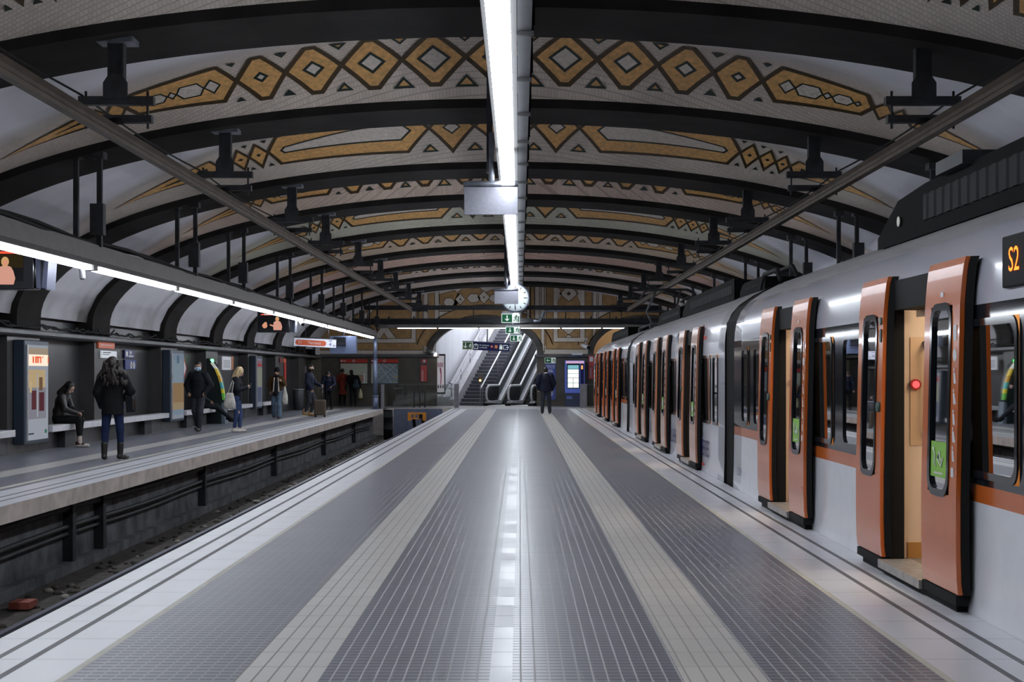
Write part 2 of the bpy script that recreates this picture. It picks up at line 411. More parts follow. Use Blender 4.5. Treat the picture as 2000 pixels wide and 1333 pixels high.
# vault panel material: plaster outside, fine mosaic of small tiles inside the mask
def mosaic_mat(name, tint):
    m = bpy.data.materials.new(name); m.use_nodes = True; nt = m.node_tree; b = nt.nodes['Principled BSDF']
    tc = N(nt, 'ShaderNodeTexCoord'); sp = N(nt, 'ShaderNodeSeparateXYZ'); nt.links.new(tc.outputs['Object'], sp.inputs[0])
    cb = N(nt, 'ShaderNodeCombineXYZ'); nt.links.new(sp.outputs[0], cb.inputs[0]); nt.links.new(math_(nt, 'ADD', sp.outputs[1], sp.outputs[2]), cb.inputs[1])
    br = N(nt, 'ShaderNodeTexBrick'); nt.links.new(cb.outputs[0], br.inputs['Vector'])
    br.inputs['Scale'].default_value = 1.0; br.inputs['Brick Width'].default_value = 0.05; br.inputs['Row Height'].default_value = 0.035; br.inputs['Mortar Size'].default_value = 0.003
    t = tint
    br.inputs['Color1'].default_value = (0.78 * t[0], 0.70 * t[1], 0.625 * t[2], 1); br.inputs['Color2'].default_value = (0.69 * t[0], 0.615 * t[1], 0.545 * t[2], 1); br.inputs['Mortar'].default_value = (0.50 * t[0], 0.445 * t[1], 0.39 * t[2], 1)
    a = N(nt, 'ShaderNodeAttribute'); a.attribute_name = 'mask'
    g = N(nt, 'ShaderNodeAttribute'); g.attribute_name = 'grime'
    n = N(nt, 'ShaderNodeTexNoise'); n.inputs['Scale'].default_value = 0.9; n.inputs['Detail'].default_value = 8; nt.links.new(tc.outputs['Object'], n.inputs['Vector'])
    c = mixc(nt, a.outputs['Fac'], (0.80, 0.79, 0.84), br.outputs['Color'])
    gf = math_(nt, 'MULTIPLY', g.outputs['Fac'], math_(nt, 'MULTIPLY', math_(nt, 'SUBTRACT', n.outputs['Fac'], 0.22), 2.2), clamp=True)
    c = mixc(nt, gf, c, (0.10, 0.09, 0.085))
    v = N(nt, 'ShaderNodeMapRange'); v.inputs['From Min'].default_value = 0.3; v.inputs['From Max'].default_value = 0.7; v.inputs['To Min'].default_value = 0.88; v.inputs['To Max'].default_value = 1.08
    nt.links.new(n.outputs['Fac'], v.inputs['Value'])
    mm = N(nt, 'ShaderNodeMix', data_type='RGBA', blend_type='MULTIPLY'); mm.inputs[0].default_value = 1
    nt.links.new(c, mm.inputs[6]); nt.links.new(v.outputs[0], mm.inputs[7])
    nt.links.new(mm.outputs[2], b.inputs['Base Color']); b.inputs['Roughness'].default_value = 0.6
    return m
K['gold'] = mat('gold mosaic', (0.74, 0.42, 0.15), 0.5, var=0.22, scale=14)
K['brown'] = mat('brown mosaic line', (0.060, 0.035, 0.010), 0.5, var=0.2, scale=14)
K['dgreen'] = mat('dark green mosaic line', (0.010, 0.022, 0.016), 0.5)
K['mcream'] = mat('cream mosaic', (0.72, 0.645, 0.57), 0.55, var=0.16, scale=18)
TINTS = [(1, 1, 1), (1, .96, .93), (1, .99, .97), (1.03, .92, .86), (.94, 1.02, .93), (1.06, .95, .82), (1.1, .86, .8), (1, .9, .88), (1, .92, .92)]
def inset(poly, d):
    n = len(poly); area = sum(poly[i][0] * poly[(i + 1) % n][1] - poly[(i + 1) % n][0] * poly[i][1] for i in range(n)); sg = 1 if area > 0 else -1
    out = []
    for i in range(n):
        p0, p1, p2 = (Vector(poly[i - 1]), Vector(poly[i]), Vector(poly[(i + 1) % n]))
        e1 = (p1 - p0).normalized(); e2 = (p2 - p1).normalized()
        n1 = Vector((-e1.y, e1.x)) * sg; n2 = Vector((-e2.y, e2.x)) * sg
        k = (n1 + n2); k = k / max(0.25, k.dot(n1)) if k.length > 1e-6 else n1
        q = p1 + k * d; out.append((q.x, q.y))
    return out
def ring(shapes, poly, d, mi, out=0.0):
    if out: poly = inset(poly, -out)
    q = inset(poly, d); n = len(poly)
    for i in range(n):
        j = (i + 1) % n; shapes.append(([poly[i], poly[j], q[j], q[i]], mi))
    return q
def diamond(c, hx, hy): return [(c[0] - hx, c[1]), (c[0], c[1] - hy), (c[0] + hx, c[1]), (c[0], c[1] + hy)]
def tri(S, apex, w_, h, green=True):
    p = [apex, (apex[0] + w_, apex[1] + h), (apex[0] - w_, apex[1] + h)]
    if w_ > 0.11: S.append((ring(S, p, 0.035, 2), 0))
    else: S.append((p, 2))
# pattern of the vault mosaics in (distance from the crown, distance before the far rib); one half, mirrored later
def pattern(kind):
    S = []   # (polygon, material): 0 gold 1 brown 2 green 3 cream
    if kind == 'A':
        tc = -0.69; nodes = [0.47, 1.36, 2.2, 2.98, 3.66]; inn = [0, .23, .20, .16, .11]
        hh = [.45, .45, .45, .44, .43]
        for i, (a, b) in enumerate(zip([-0.47] + nodes[:-1], nodes)):
            c = (a + b) / 2; h = hh[i]
            p = [(a, tc), (c - .07, tc + h), (c + .07, tc + h), (b, tc), (c + .07, tc - h), (c - .07, tc - h)]
            S.append((ring(S, p, 0.07, 1, .033), 0))
            k = [.25, .24, .20, .16, .11][i]
            d = diamond((c, tc), k, k * 1.05); S.append((ring(S, d, 0.042, 2), 3))
        for c, w_ in zip(nodes, (.17, .16, .125, .095, .07)):
            tri(S, (c, tc + .29 + (.17 - w_) * .4), w_, .19 * w_ / .16, True); tri(S, (c, tc - .30 - (.17 - w_) * .4), w_, -.19 * w_ / .16)
        hx = [(3.66, tc), (3.89, tc + .36), (5.08, tc + .24), (5.20, tc), (5.06, tc - .29), (3.87, tc - .40)]
        S.append((ring(S, hx, 0.07, 1, .033), 0))
        for c, w_, h in ((4.00, .125, .17), (4.56, .075, .10), (4.985, .06, .08)):
            S.append((ring(S, diamond((c, tc), w_, h), 0.026, 2), 3))
        for a, b, h in ((4.10, 4.51, .15), (4.61, 4.945, .12)):
            p = [(a, tc), (a + .08, tc + h), (b - .08, tc + h), (b, tc), (b - .08, tc - h), (a + .08, tc - h)]
            S.append((ring(S, p, 0.026, 2), 3))
        for a, b, h in ((5.20, 5.47, .24), (5.47, 5.66, .20)):
            S.append((ring(S, [(a, tc), ((a + b) / 2, tc + h), (b, tc), ((a + b) / 2, tc - h)], 0.045, 1, .02), 0))
        sp = [(5.66, tc), (5.77, tc + .19), (7.02, tc + .17), (5.76, tc - .17)]
        S.append((ring(S, sp, 0.055, 1, .02), 0)); S.append(([(5.78, tc + .03), (6.25, tc + .085), (5.78, tc - .03)], 2))
    else:
        tc = -0.90; nodes = [0.54, 1.36]
        for i, (a, b) in enumerate(zip([-0.54, .54], nodes)):
            c = (a + b) / 2; p = diamond((c, tc), (b - a) / 2, .63); S.append((ring(S, p, 0.066, 1, .03), 0))
            S.append((ring(S, diamond((c, tc), .17, .20), 0.032, 2), 3))
        for c in nodes: tri(S, (c, tc + .43), .155, .19); tri(S, (c, tc - .43), .155, -.19)
        hx = [(1.36, tc), (1.77, -.31), (4.09, -.44), (4.26, -.92), (4.04, -1.42), (1.77, -1.52)]
        S.append((ring(S, hx, 0.066, 1, .03), 0))
        q = [(1.67, -.88), (1.87, -.62), (3.99, -.76), (4.05, -.88), (3.97, -.99), (2.8, -1.13), (1.87, -1.16)]
        S.append((ring(S, q, 0.042, 2), 3))
        for a, b, h in ((4.26, 4.60, .44), (4.60, 4.90, .40), (4.90, 5.15, .36)):
            c = (a + b) / 2; S.append((ring(S, diamond((c, tc), (b - a) / 2, h), 0.055, 1, .025), 0))
            S.append((diamond((c, tc), .045, .06), 2))
        for c, w_ in ((4.26, .06), (4.60, .055), (4.90, .045)):
            S.append(([(c, tc + .36), (c + w_, tc + .46), (c - w_, tc + .46)], 2)); S.append(([(c, tc - .40), (c + w_, tc - .52), (c - w_, tc - .52)], 2))
        sp = [(5.15, tc), (5.27, tc + .36), (7.07, tc + .13), (5.25, tc - .32)]
        S.append((ring(S, sp, 0.06, 1, .02), 0)); S.append(([(5.35, tc + .10), (6.3, tc + .10), (5.35, tc - .06)], 2))
    return S
def clip(poly, ax, v, keep_greater):
    out = []; n = len(poly)
    for i in range(n):
        p, q = poly[i], poly[(i + 1) % n]
        a = (p[ax] - v) if keep_greater else (v - p[ax]); b = (q[ax] - v) if keep_greater else (v - q[ax])
        if a >= 0: out.append(p)
        if (a >= 0) != (b >= 0):
            k = a / (a - b); out.append((p[0] + (q[0] - p[0]) * k, p[1] + (q[1] - p[1]) * k))
    return out
def panel(i, ya, yf, kind):
    L = yf - ya
    xr = [-9.2 + 18.4 * k / 92 for k in range(93)]
    xr = [-9.229] + xr + [9.229]
    nt_ = max(10, int(L / 0.22)); ts = [-L + L * k / nt_ for k in range(nt_ + 1)]
    pb = MB(); nx = len(xr); mask = []; grime = []
    tb0 = -1.30 if kind == 'A' else -1.62
    vs = []
    for x in xr:
        ax = abs(x)
        tb = tb0 if ax < 5 else tb0 + (ax - 5) * 0.18
        for t in ts:
            vs.append((x + XC, yf + t, zs(x, t, L)))
            mk = min(1, max(0, (t - tb + 0.3) / 0.45)) * min(1, max(0, (8.7 - ax) / 1.2)) if kind else 0.0
            mask.append(mk)
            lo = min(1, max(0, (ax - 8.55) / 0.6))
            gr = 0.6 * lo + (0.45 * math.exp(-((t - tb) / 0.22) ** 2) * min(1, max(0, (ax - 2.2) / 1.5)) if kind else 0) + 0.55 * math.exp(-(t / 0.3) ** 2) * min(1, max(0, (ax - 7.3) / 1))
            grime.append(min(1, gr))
    nT = len(ts)
    pb.add(vs, [(a * nT + b, (a + 1) * nT + b, (a + 1) * nT + b + 1, a * nT + b + 1) for a in range(nx - 1) for b in range(nT - 1)], 0, True)
    if kind:
        gx = 0.2; gt = 0.22
        for poly, mi in pattern(kind):
            for sgn in (1, -1):
                P = [(p[0] * sgn, p[1]) for p in poly]
                if sgn == -1 and max(abs(p[0] + q[0]) for p, q in zip(sorted(poly), sorted(poly, reverse=True))) < 1e-3 and min(p[0] for p in poly) < 0: continue
                x0 = math.floor(min(p[0] for p in P) / gx); x1 = math.ceil(max(p[0] for p in P) / gx)
                for kx in range(x0, x1):
                    c1 = clip(clip(P, 0, kx * gx, True), 0, (kx + 1) * gx, False)
                    if len(c1) < 3: continue
                    t0 = math.floor(min(p[1] for p in c1) / gt); t1 = math.ceil(max(p[1] for p in c1) / gt)
                    for kt in range(t0, t1):
                        c2 = clip(clip(c1, 1, kt * gt, True), 1, (kt + 1) * gt, False)
                        if len(c2) < 3: continue
                        off = {0: .011, 1: .012, 2: .016, 3: .014}[mi]
                        pb.poly([(p[0] + XC, yf + p[1] - off * .6, zs(p[0], p[1], L) - off) for p in c2], 1 + mi)
    K['mos%d' % i] = mosaic_mat('mosaic vault %d' % i, TINTS[i % len(TINTS)])
    o = pb.build('ceiling_panel', ['mos%d' % i, 'gold', 'brown', 'dgreen', 'mcream'])
    me = o.data; nv = len(me.vertices)
    for nm, arr, df in (('mask', mask, 1.0), ('grime', grime, 0.0)):
        at_ = me.attributes.new(nm, 'FLOAT', 'POINT'); at_.data.foreach_set('value', arr + [df] * (nv - len(arr)))
    tag(o, ('vault panel with ' + ('gold mosaic diamonds' if kind == 'A' else 'long gold mosaic hexagons') + ', behind the %s ceiling rib from the camera' % ORD[i - 1]) if (kind and i) else
        ('plain vault panel above the camera' if i == 0 and not kind else 'vault panel between the camera and the first visible ceiling rib' if i == 0 else 'plain vault panel next to the end wall'), 'ceiling', kind='structure')
    return o
kinds = ['B', 'A', 'B', 'A', 'B', 'A', 'B', 'A', 'B']
for i in range(9): panel(i, RIBS[i] + RW, RIBS[i + 1], kinds[i])
panel(9, RIBS[9] + RW, YB + .2, None)
pb = MB()
P_ = ell_pts(9.3, 3.0); n = len(P_)
pb.add([(p[0], Y0, p[1]) for p in P_] + [(p[0], RIBS[0], p[1]) for p in P_], [(k, k + 1, n + k + 1, n + k) for k in range(n - 1)], 0)
struct('ceiling', pb, [mat('plain vault plaster', (0.33, 0.31, 0.30), 0.7)], 'plain vault above and behind the camera', 'ceiling')
ob = MB(); ob.box(-9.95, 9.6, Y0 - .2, 71, 6.9, 7.0, 0); ob.box(-10.05, -9.95, Y0 - .2, 71, 2.5, 7.0, 0); ob.box(9.6, 9.7, Y0 - .2, 71, 2.5, 7.0, 0)
struct('roof', ob, ['black'], 'tunnel shell above the vault', 'ceiling')

# ---------------------------------------------------------------- end wall with two arches and its painting
A1 = (-1.63, 2.45, 2.43, 1.52); A2 = (5.9, 2.45, 2.43, 1.52)
def arc(A, n=28, grow=0.0):
    c, a, z0, b = A
    return [(c - (a + grow) * math.cos(math.pi * k / n), z0 + (b + grow) * math.sin(math.pi * k / n)) for k in range(n + 1)]
outl = [(-10.0, 0.0), (-3.92, 0.0), (-3.92, 2.33), (-4.08, 2.33)] + arc(A1) + [(.82, 2.33), (.82, 0.0), (3.45, 0.0), (3.45, 2.33)] + arc(A2) + [(8.35, 2.33), (8.35, 0.0), (9.5, 0.0), (9.5, 6.6), (-10.0, 6.6)]
wb = MB(); wb.prism(outl, 'y', YB, YB + .7, 0)
struct('wall_back', wb, ['mcream'], 'end wall with arched openings and a gold and cream geometric painting', 'wall')
wb = MB()
for a, b in ((-9.75, -3.86), (.80, 3.47)):
    wb.box(a, b, YB - .05, YB + .02, 0, 2.28, 0)
wb.box(8.35, 9.3, YB - .05, YB, 0, 2.28, 0)
struct('baseboard_back', wb, ['stone_brown'], 'dark brown stone facing of the end wall below its cornice', 'wall')
wb = MB()
for a, b in ((-9.75, -3.78), (.70, 3.55)):
    wb.prism([(YB - .05, 2.26), (YB - .22, 2.30), (YB - .22, 2.38), (YB, 2.44)], 'x', a, b, 0)
struct('trim_3', wb, ['cornice'], 'dark moulded cornice across the end wall', 'cornice')
wb = MB()
for A in (A1, A2):
    p = arc(A); q = arc(A, grow=.27)
    p = [(p[0][0], 2.38)] + p + [(p[-1][0], 2.38)]; q = [(q[0][0], 2.38)] + q + [(q[-1][0], 2.38)]
    n = len(p)
    for y in (YB - .12,):
        wb.add([(a, y, b) for a, b in p] + [(a, y, b) for a, b in q], [(k, k + 1, n + k + 1, n + k) for k in range(n - 1)], 0)
    wb.add([(a, YB - .12, b) for a, b in q] + [(a, YB, b) for a, b in q], [(k, k + 1, n + k + 1, n + k) for k in range(n - 1)], 0)
    wb.add([(a, YB - .12, b) for a, b in p] + [(a, YB + .72, b) for a, b in p], [(k, k + 1, n + k + 1, n + k) for k in range(n - 1)], 1)
K['arch_stone'] = mat('dark arch stone', (0.062, 0.056, 0.052), 0.5, var=0.3, scale=3)
K['arch_in'] = mat('pale arch lining', (0.42, 0.36, 0.30), 0.5, var=0.1)
struct('trim_4', wb, ['arch_stone', 'arch_in'], 'dark stone mouldings round the two wall arches', 'arch')
# the painting: polygons on the wall, given as photo pixels at the wall's distance
K['gold_wall'] = mat('gold wall mosaic', (0.46, 0.275, 0.115), 0.55, var=0.2, scale=5)
pt = MB()
def wpx(pts, mi, lay):
    P = [at(x, y, YB) for x, y in pts]
    pt.poly([(p[0], YB - .004 * (lay + 1), p[2]) for p in P], mi)
def wrect(x0, y0, x1, y1, mi, lay): wpx([(x0, y1), (x1, y1), (x1, y0), (x0, y0)], mi, lay)
def wring(pts, d, mi, lay):
    q = inset(pts, d); n = len(pts)
    for i in range(n): wpx([pts[i], pts[(i + 1) % n], q[(i + 1) % n], q[i]], mi, lay)
    return q
G_, B_, E_, C_ = 0, 1, 2, 3
def block(pts, mi, lay, d=1.1):
    q = wring(pts, d, B_, lay); wpx(q, mi, lay)
# left field
block([(600, 500), (826, 500), (826, 685), (600, 685)], G_, 0)
block([(690, 540), (813, 540), (813, 671), (690, 671)], C_, 1)
block([(690, 540), (804, 540), (804, 662), (690, 662)], G_, 2)
for a, b in (((668, 650), (738, 565)), ((640, 640), (705, 560)), ((700, 640), (760, 568))):
    dx = 9; wpx([(a[0] - dx, a[1]), (a[0], a[1]), (b[0], b[1]), (b[0] - dx, b[1])], C_, 3)
    for o in (-dx - 1.2, 0): wpx([(a[0] + o, a[1]), (a[0] + o + 1.2, a[1]), (b[0] + o + 1.2, b[1]), (b[0] + o, b[1])], B_, 3)
block([(697, 575), (716, 640), (697, 640)], G_, 3)
for pts in ([(727, 662), (748, 634), (754, 634), (775, 662)],): block(pts, C_, 3)
block([(742, 663), (750, 650), (758, 663)], G_, 4)
for pts in ([(600, 600), (640, 650), (600, 650)], [(688, 604), (696, 598), (704, 606), (688, 624)]): block(pts, C_, 3)
block([(827, 500), (836, 500), (836, 690), (827, 690)], C_, 0); block([(837, 500), (849, 500), (849, 640), (837, 672)], G_, 0)
# middle field above the staircase arch
block([(857, 556), (1036, 556), (1036, 640), (857, 640)], C_, 0)
block([(858, 575), (888, 567), (902, 580), (886, 605), (868, 605), (858, 592)], G_, 1)
block([(896, 569), (905, 563), (938, 562), (946, 572), (960, 566), (1000, 566), (1020, 580), (1020, 605), (872, 605), (884, 594)], G_, 1)
for c, w_, h in (((899, 585), 11, 12), ((945, 581), 13, 14), ((985, 583), 12, 13)): block([(c[0] - w_, c[1]), (c[0], c[1] + h), (c[0] + w_, c[1]), (c[0], c[1] - h)], C_, 2)
for c in ((899, 585), (945, 581)): block([(c[0] - 2, c[1]), (c[0], c[1] + 2), (c[0] + 2, c[1]), (c[0], c[1] - 2)], B_, 3, .4)
for c, w_, h in (((877, 591), 12, 9), ((925, 583), 14, 9), ((966, 583), 12, 8)):
    block([(c[0] - w_, c[1]), (c[0] - w_ * .5, c[1] + h), (c[0] + w_ * .5, c[1] + h), (c[0] + w_, c[1]), (c[0] + w_ * .5, c[1] - h), (c[0] - w_ * .5, c[1] - h)], C_, 2)
wpx([(857, 607), (1036, 607), (1036, 609), (857, 609)], B_, 1)
# gold band over each arch
for A in (A1, A2):
    for g0, g1, mi, lay in ((.30, .78, G_, 2), (.76, .81, B_, 3), (.28, .33, B_, 3)):
        p = arc(A, 32, g0); q = arc(A, 32, g1)
        for k in range(2, 30):
            pt.poly([(p[k][0], YB - .004 * (lay + 1), p[k][1]), (p[k + 1][0], YB - .004 * (lay + 1), p[k + 1][1]), (q[k + 1][0], YB - .004 * (lay + 1), q[k + 1][1]), (q[k][0], YB - .004 * (lay + 1), q[k][1])], mi)
# strips and pier between the arches
for a, b, mi in ((1028, 1035, C_), (1036, 1044, G_), (1044, 1054, C_)): block([(a, 545), (b, 545), (b, 625), (a, 625)], mi, 3)
block([(1056, 545), (1064, 545), (1064, 688), (1056, 688)], C_, 3)
block([(1066, 545), (1157, 545), (1157, 683), (1066, 683)], G_, 3)
block([(1080, 545), (1143, 545), (1143, 669), (1080, 669)], C_, 4)
block([(1089, 545), (1133, 545), (1133, 660), (1089, 660)], G_, 5)
for s in (-1, 1):
    wpx([(1111 + s * 22, 560), (1111 + s * 14, 574), (1111 + s * 22, 590), (1111 + s * 26, 574)], C_, 6)
block([(1092, 574), (1111, 590), (1130, 574), (1111, 556)], C_, 6); block([(1107, 574), (1111, 578), (1115, 574), (1111, 570)], B_, 7, .5)
block([(1094, 640), (1111, 656), (1128, 640), (1122, 640), (1100, 640)], C_, 6)
block([(1103, 660), (1111, 652), (1119, 660)], C_, 6)
block([(1107, 625), (1111, 620), (1115, 625)], C_, 6)
block([(1158, 545), (1166, 545), (1166, 640), (1158, 665)], C_, 3)
block([(1168, 545), (1330, 545), (1330, 640), (1168, 640)], C_, 0)
block([(1176, 575), (1190, 565), (1205, 580), (1205, 607), (1176, 607)], G_, 1)
block([(1215, 580), (1235, 566), (1260, 580), (1290, 575), (1312, 590), (1312, 596), (1215, 600)], G_, 1)
block([(1240, 600), (1312, 600), (1312, 622), (1290, 612)], C_, 2)
o = pt.build('wall_painting', ['gold_wall', 'brown', 'dgreen', 'mcream'], None)
tag(o, 'gold and cream geometric mosaic painting on the end wall', 'mural', kind='structure')

# passage behind the right arch and the stair hall behind the left one
wb = MB(); wb.box(3.2, 9.0, 73.5, 73.7, 0, 4.5, 0); wb.quad((3.2, 70.2, 0), (9, 70.2, 0), (9, 73.5, 0), (3.2, 73.5, 0), 0); wb.quad((3.2, 70.2, 4.4), (9, 70.2, 4.4), (9, 73.5, 4.4), (3.2, 73.5, 4.4), 0)
wb.box(3.1, 3.2, 70.2, 73.6, 0, 4.5, 0); wb.box(9, 9.1, 70.2, 73.6, 0, 4.5, 0)
pl = MB(); pl.box(4.2, 7.6, 71.5, 71.8, 4.28, 4.38)  # lamp added to brighten the passage, hidden above the arch
o = pl.build('passage_added_lamp', [emis('added passage glow', (1, .78, .52), 9)]); tag(o, 'added warm lamp, out of sight on the ceiling of the passage behind the right arch', 'light')
struct('wall_passage', wb, [mat('warm passage wall', (0.62, 0.50, 0.36), 0.6)], 'warm lit passage wall behind the right arch', 'wall')
# ---------------------------------------------------------------- lamps
# row over the middle of the island
t = thing('fluorescent_light_row', 'long white fluorescent light row running above the middle of the island platform', 'light', (-0.15, 35, 4.05))
hb = MB(); y = 3.0
hb.box(-.272, -.238, 3, 69.2, 4.06, 4.17); hb.box(-.062, -.022, 3, 69.2, 4.06, 4.17); hb.box(-.272, -.022, 3, 69.2, 4.16, 4.19)
hb.build('housing', ['flange'], t, True)
SEG = 1.54; k = 0; y = 3.35
while y + SEG < 69.3:
    dv = MB(); e = y + SEG - .04
    if k % 9 == 8: e -= .35; g_ = MB(); g_.box(-.2, -.1, e + .05, e + .3, 4.02, 4.12); g_.build('sensor_unit', ['alu'], t, True)
    dv.box(-.232, -.068, y, e, 3.965, 4.10)
    dv.build('diffuser', ['tube'], t, True)
    y += SEG; k += 1
for y in np.arange(5.6, 69, 3.5):
    hg = MB(); hg.cyl((-.27, y, 4.17), (-.27, y, 5.36), .012, 6); hg.build('hanger_rod', ['iron_grey'], t, True)
t = thing('cable_tray', 'grey steel cable tray with black clamps beside the middle light row', 'cable tray', (0.035, 35, 4.1))
tb = MB(); tb.prism([(-.018, 4.22), (-.018, 4.06), (.088, 4.06), (.088, 4.16)], 'y', 3, 69.2); tb.build('tray', ['tray'], t, True)
for y in np.arange(4.15, 69, 1.73):
    b = MB(); b.box(-.025, .105, y, y + .05, 4.03, 4.25, 0); b.box(.095, .115, y, y + .04, 4.1, 4.4, 0)
    b.build('clamp', ['black'], t, True)
# rows over the platform edges
def side_row(sg, label, hangers=True):
    X = 6.2 * sg
    t = thing('fluorescent_light_row', label, 'light', (X, 30, 3.1))
    hb = MB(); hb.prism([(X - .22, 3.36), (X - .22, 3.10), (X - .10, 3.06), (X + .10, 3.06), (X + .15, 3.12), (X + .12, 3.36)], 'y', Y0 + 2, 62.9)
    hb.build('housing', ['housing'], t, True)
    cb = MB()
    for j in range(4):
        pts = [(X - .15 + .08 * j + .03 * math.sin(y * 1.3 + j), y, 3.38 + .02 * j % .05 + .03 * math.sin(y * .9 + j * 2)) for y in np.arange(Y0 + 2, 63, 1.0)]
        cb.tube(pts, .028, 6)
    cb.build('cables', ['rubber'], t, True)
    y = 0.9; ends = []
    while y < 62.5:
        lb = MB(); e = min(y + 4.8, 62.6); lb.box(X - .055, X + .055, y, e, 3.0, 3.06); lb.build('tube_lamp', ['tube2'], t, True)
        gb = MB(); gb.box(X - .06, X + .06, e + .1, min(e + .32, 62.75), 3.0, 3.06); gb.build('end_bracket', ['housing'], t, True)
        y += 5.2
    for i, y in enumerate(RIBS[2:]):
        z1 = soffit(X) + .04
        for dx in (-.22, .12):
            pb = MB(); pb.box(X + dx - .035, X + dx + .035, y + .1, y + .17, 3.34, z1); pb.box(X + dx - .08, X + dx + .08, y + .03, y + .24, z1 - .1, z1)
            pb.build('hanger_post', ['iron'], t, True)
        bx = MB(); bx.box(X + .03, X + .22, y - .05, y + .1, 3.5, 3.95); bx.build('junction_box', ['iron'], t, True)
    return t
side_row(-1, 'fluorescent light row hanging above the left platform edge')
side_row(1, 'fluorescent light row hanging on the far side of the train')
t = thing('cross_light_row', 'fluorescent light row crossing the hall in front of the end wall', 'light', (0, 63.2, 3.5))
hb = MB(); hb.box(-6.0, 5.9, 63.1, 63.4, 3.46, 3.60); hb.build('housing', ['housing'], t, True)
for a in np.arange(-5.2, 5.4, 1.75):
    lb = MB(); lb.box(a, a + 1.66, 63.18, 63.24, 3.435, 3.46); lb.build('tube_lamp', ['tube3'], t, True)
# spotlight at the left end of the stair arch, and stair / passage lamps
t = thing('spotlight', 'small white spotlight on the cornice beside the stair arch', 'light', at(847, 690, 69.2)); p = t.location
b = MB(); b.cyl(p + Vector((-.25, 0, .12)), p + Vector((.05, -.05, -.05)), .07, 10, 0, .1); b.build('lamp_body', ['alu'], t, True)
b = MB(); b.ell(p + Vector((.08, -.06, -.06)), .08, 10, 6); b.build('lens', [emis('spot lens', (1, .9, .75), 14)], t, True)

# ---------------------------------------------------------------- overhead conductor rails and their hangers
def conductor(sg, label):
    X = 4.37 * sg; ob = MB()
    ob.prism([(X - .045, 4.02), (X + .045, 4.02), (X + .05, 4.06), (X + .02, 4.09), (X + .02, 4.13), (X + .06, 4.17), (X - .06, 4.17), (X - .02, 4.13), (X - .02, 4.09), (X - .05, 4.06)], 'y', 3, 59.8)
    o = ob.build('conductor_rail', ['rust']); tag(o, label, 'conductor rail')
    wv = MB(); pts = []; 
    ys = [3] + [r + .3 for r in RIBS if r > 4]
    for a, b in zip(ys[:-1], ys[1:]):
        for q in range(6): pts.append((X + .30 * sg, a + (b - a) * q / 6, 4.475 - .05 * math.sin(math.pi * q / 6)))
    wv.tube(pts, .012, 5); o = wv.build('earth_wire', ['rubber']); tag(o, 'thin dark wire strung above the ' + ('left' if sg < 0 else 'right') + ' conductor rail', 'wire')
conductor(-1, 'rusty overhead conductor rail above the left track')
conductor(1, 'rusty overhead conductor rail above the train')
def make_hanger():
    t = thing('conductor_hanger', '', 'hanger', (0, 0, 0))
    zt = soffit(-4.3); z = 4.43
    # local frame: origin on the conductor rail axis, height absolute
    b = MB(); b.box(-.20, .20, -.14, .14, zt - .03, zt + .12); b.build('top_plate', ['iron_grey'], t)
    b = MB(); b.box(-.065, .065, -.04, .04, z, zt); b.box(-.085, -.06, -.06, .06, z, zt); b.box(.06, .085, -.06, .06, z, zt)
    b.prism([(-.13, z), (-.13, z + .17), (-.07, z + .26), (.07, z + .26), (.13, z + .17), (.13, z)], 'y', -.07, -.05); b.build('stem', ['iron'], t)
    b = MB(); b.box(-.40, .40, -.05, .05, z - .06, z + .03); b.build('upper_bar', ['iron'], t)
    b = MB(); b.box(-.38, .38, -.05, .05, z - .25, z - .17); b.build('lower_bar', ['iron'], t)
    for s in (-1, 1):
        b = MB(); b.cyl((s * .33, 0, z - .31), (s * .33, 0, z + .09), .014, 6); b.build('tie_rod', ['iron'], t)
    b = MB(); b.tube([(0, 0, 4.172), (0, 0, 4.185), (0, 0, 4.2), (0, 0, 4.21), (0, 0, 4.23)], [.06, .1, .07, .1, .06], 12); b.build('insulator', ['rubber'], t)
    return t
hp = None
for sg, side in ((-1, 'left track'), (1, 'train')):
    for i, y in enumerate(RIBS[1:]):
        h = make_hanger() if hp is None else copy_tree(hp)
        if hp is None: hp = h
        h.location = (4.37 * sg + (.07 if sg < 0 else -.07), y + .35, 0); h['label'] = 'T-shaped iron conductor hanger over the %s on the %s ceiling rib from the camera' % (side, ORD[i])
        h['category'] = 'hanger'; h['group'] = 'conductor hangers on the ceiling ribs'

# dark steel cross trusses and pipe in front of the end wall
b = MB(); b.box(-7.3, 6.6, 64.6, 64.8, 3.66, 3.92)
for x in np.arange(-6.8, 6.4, 1.1): b.box(x - .03, x + .03, 64.55, 64.85, 3.9, 4.0)
pts = [(x, 64.5, 3.72 + .06 * math.sin(x * 2.1)) for x in np.arange(-7.2, 6.5, .35)]
b.tube(pts, .05, 6)
o = b.build('cross_girder', ['iron']); tag(o, 'dark lower steel girder with cables crossing in front of the end wall', 'girder')
b = MB(); b.box(-6.75, 6.15, 64.2, 64.38, 4.28, 4.47); 
for x in (-6.6, -4.4, -2.0, 2.0, 3.9, 4.4): b.cyl((x, 64.3, 3.9), (x, 64.3, 4.3), .022, 6)
o = b.build('cross_girder', ['iron']); tag(o, 'dark upper steel girder crossing in front of the end wall', 'girder')
b = MB(); b.tube([(.6, 64.1, 3.78), (.85, 64.1, 3.79), (.97, 64.1, 3.95), (1.0, 64.1, 4.12), (1.1, 64.1, 4.22), (1.4, 64.1, 4.24), (6.1, 64.1, 4.24)], .06, 8)
o = b.build('conduit_pipe', ['iron_grey']); tag(o, 'grey bent conduit pipe crossing in front of the painted pier', 'pipe')
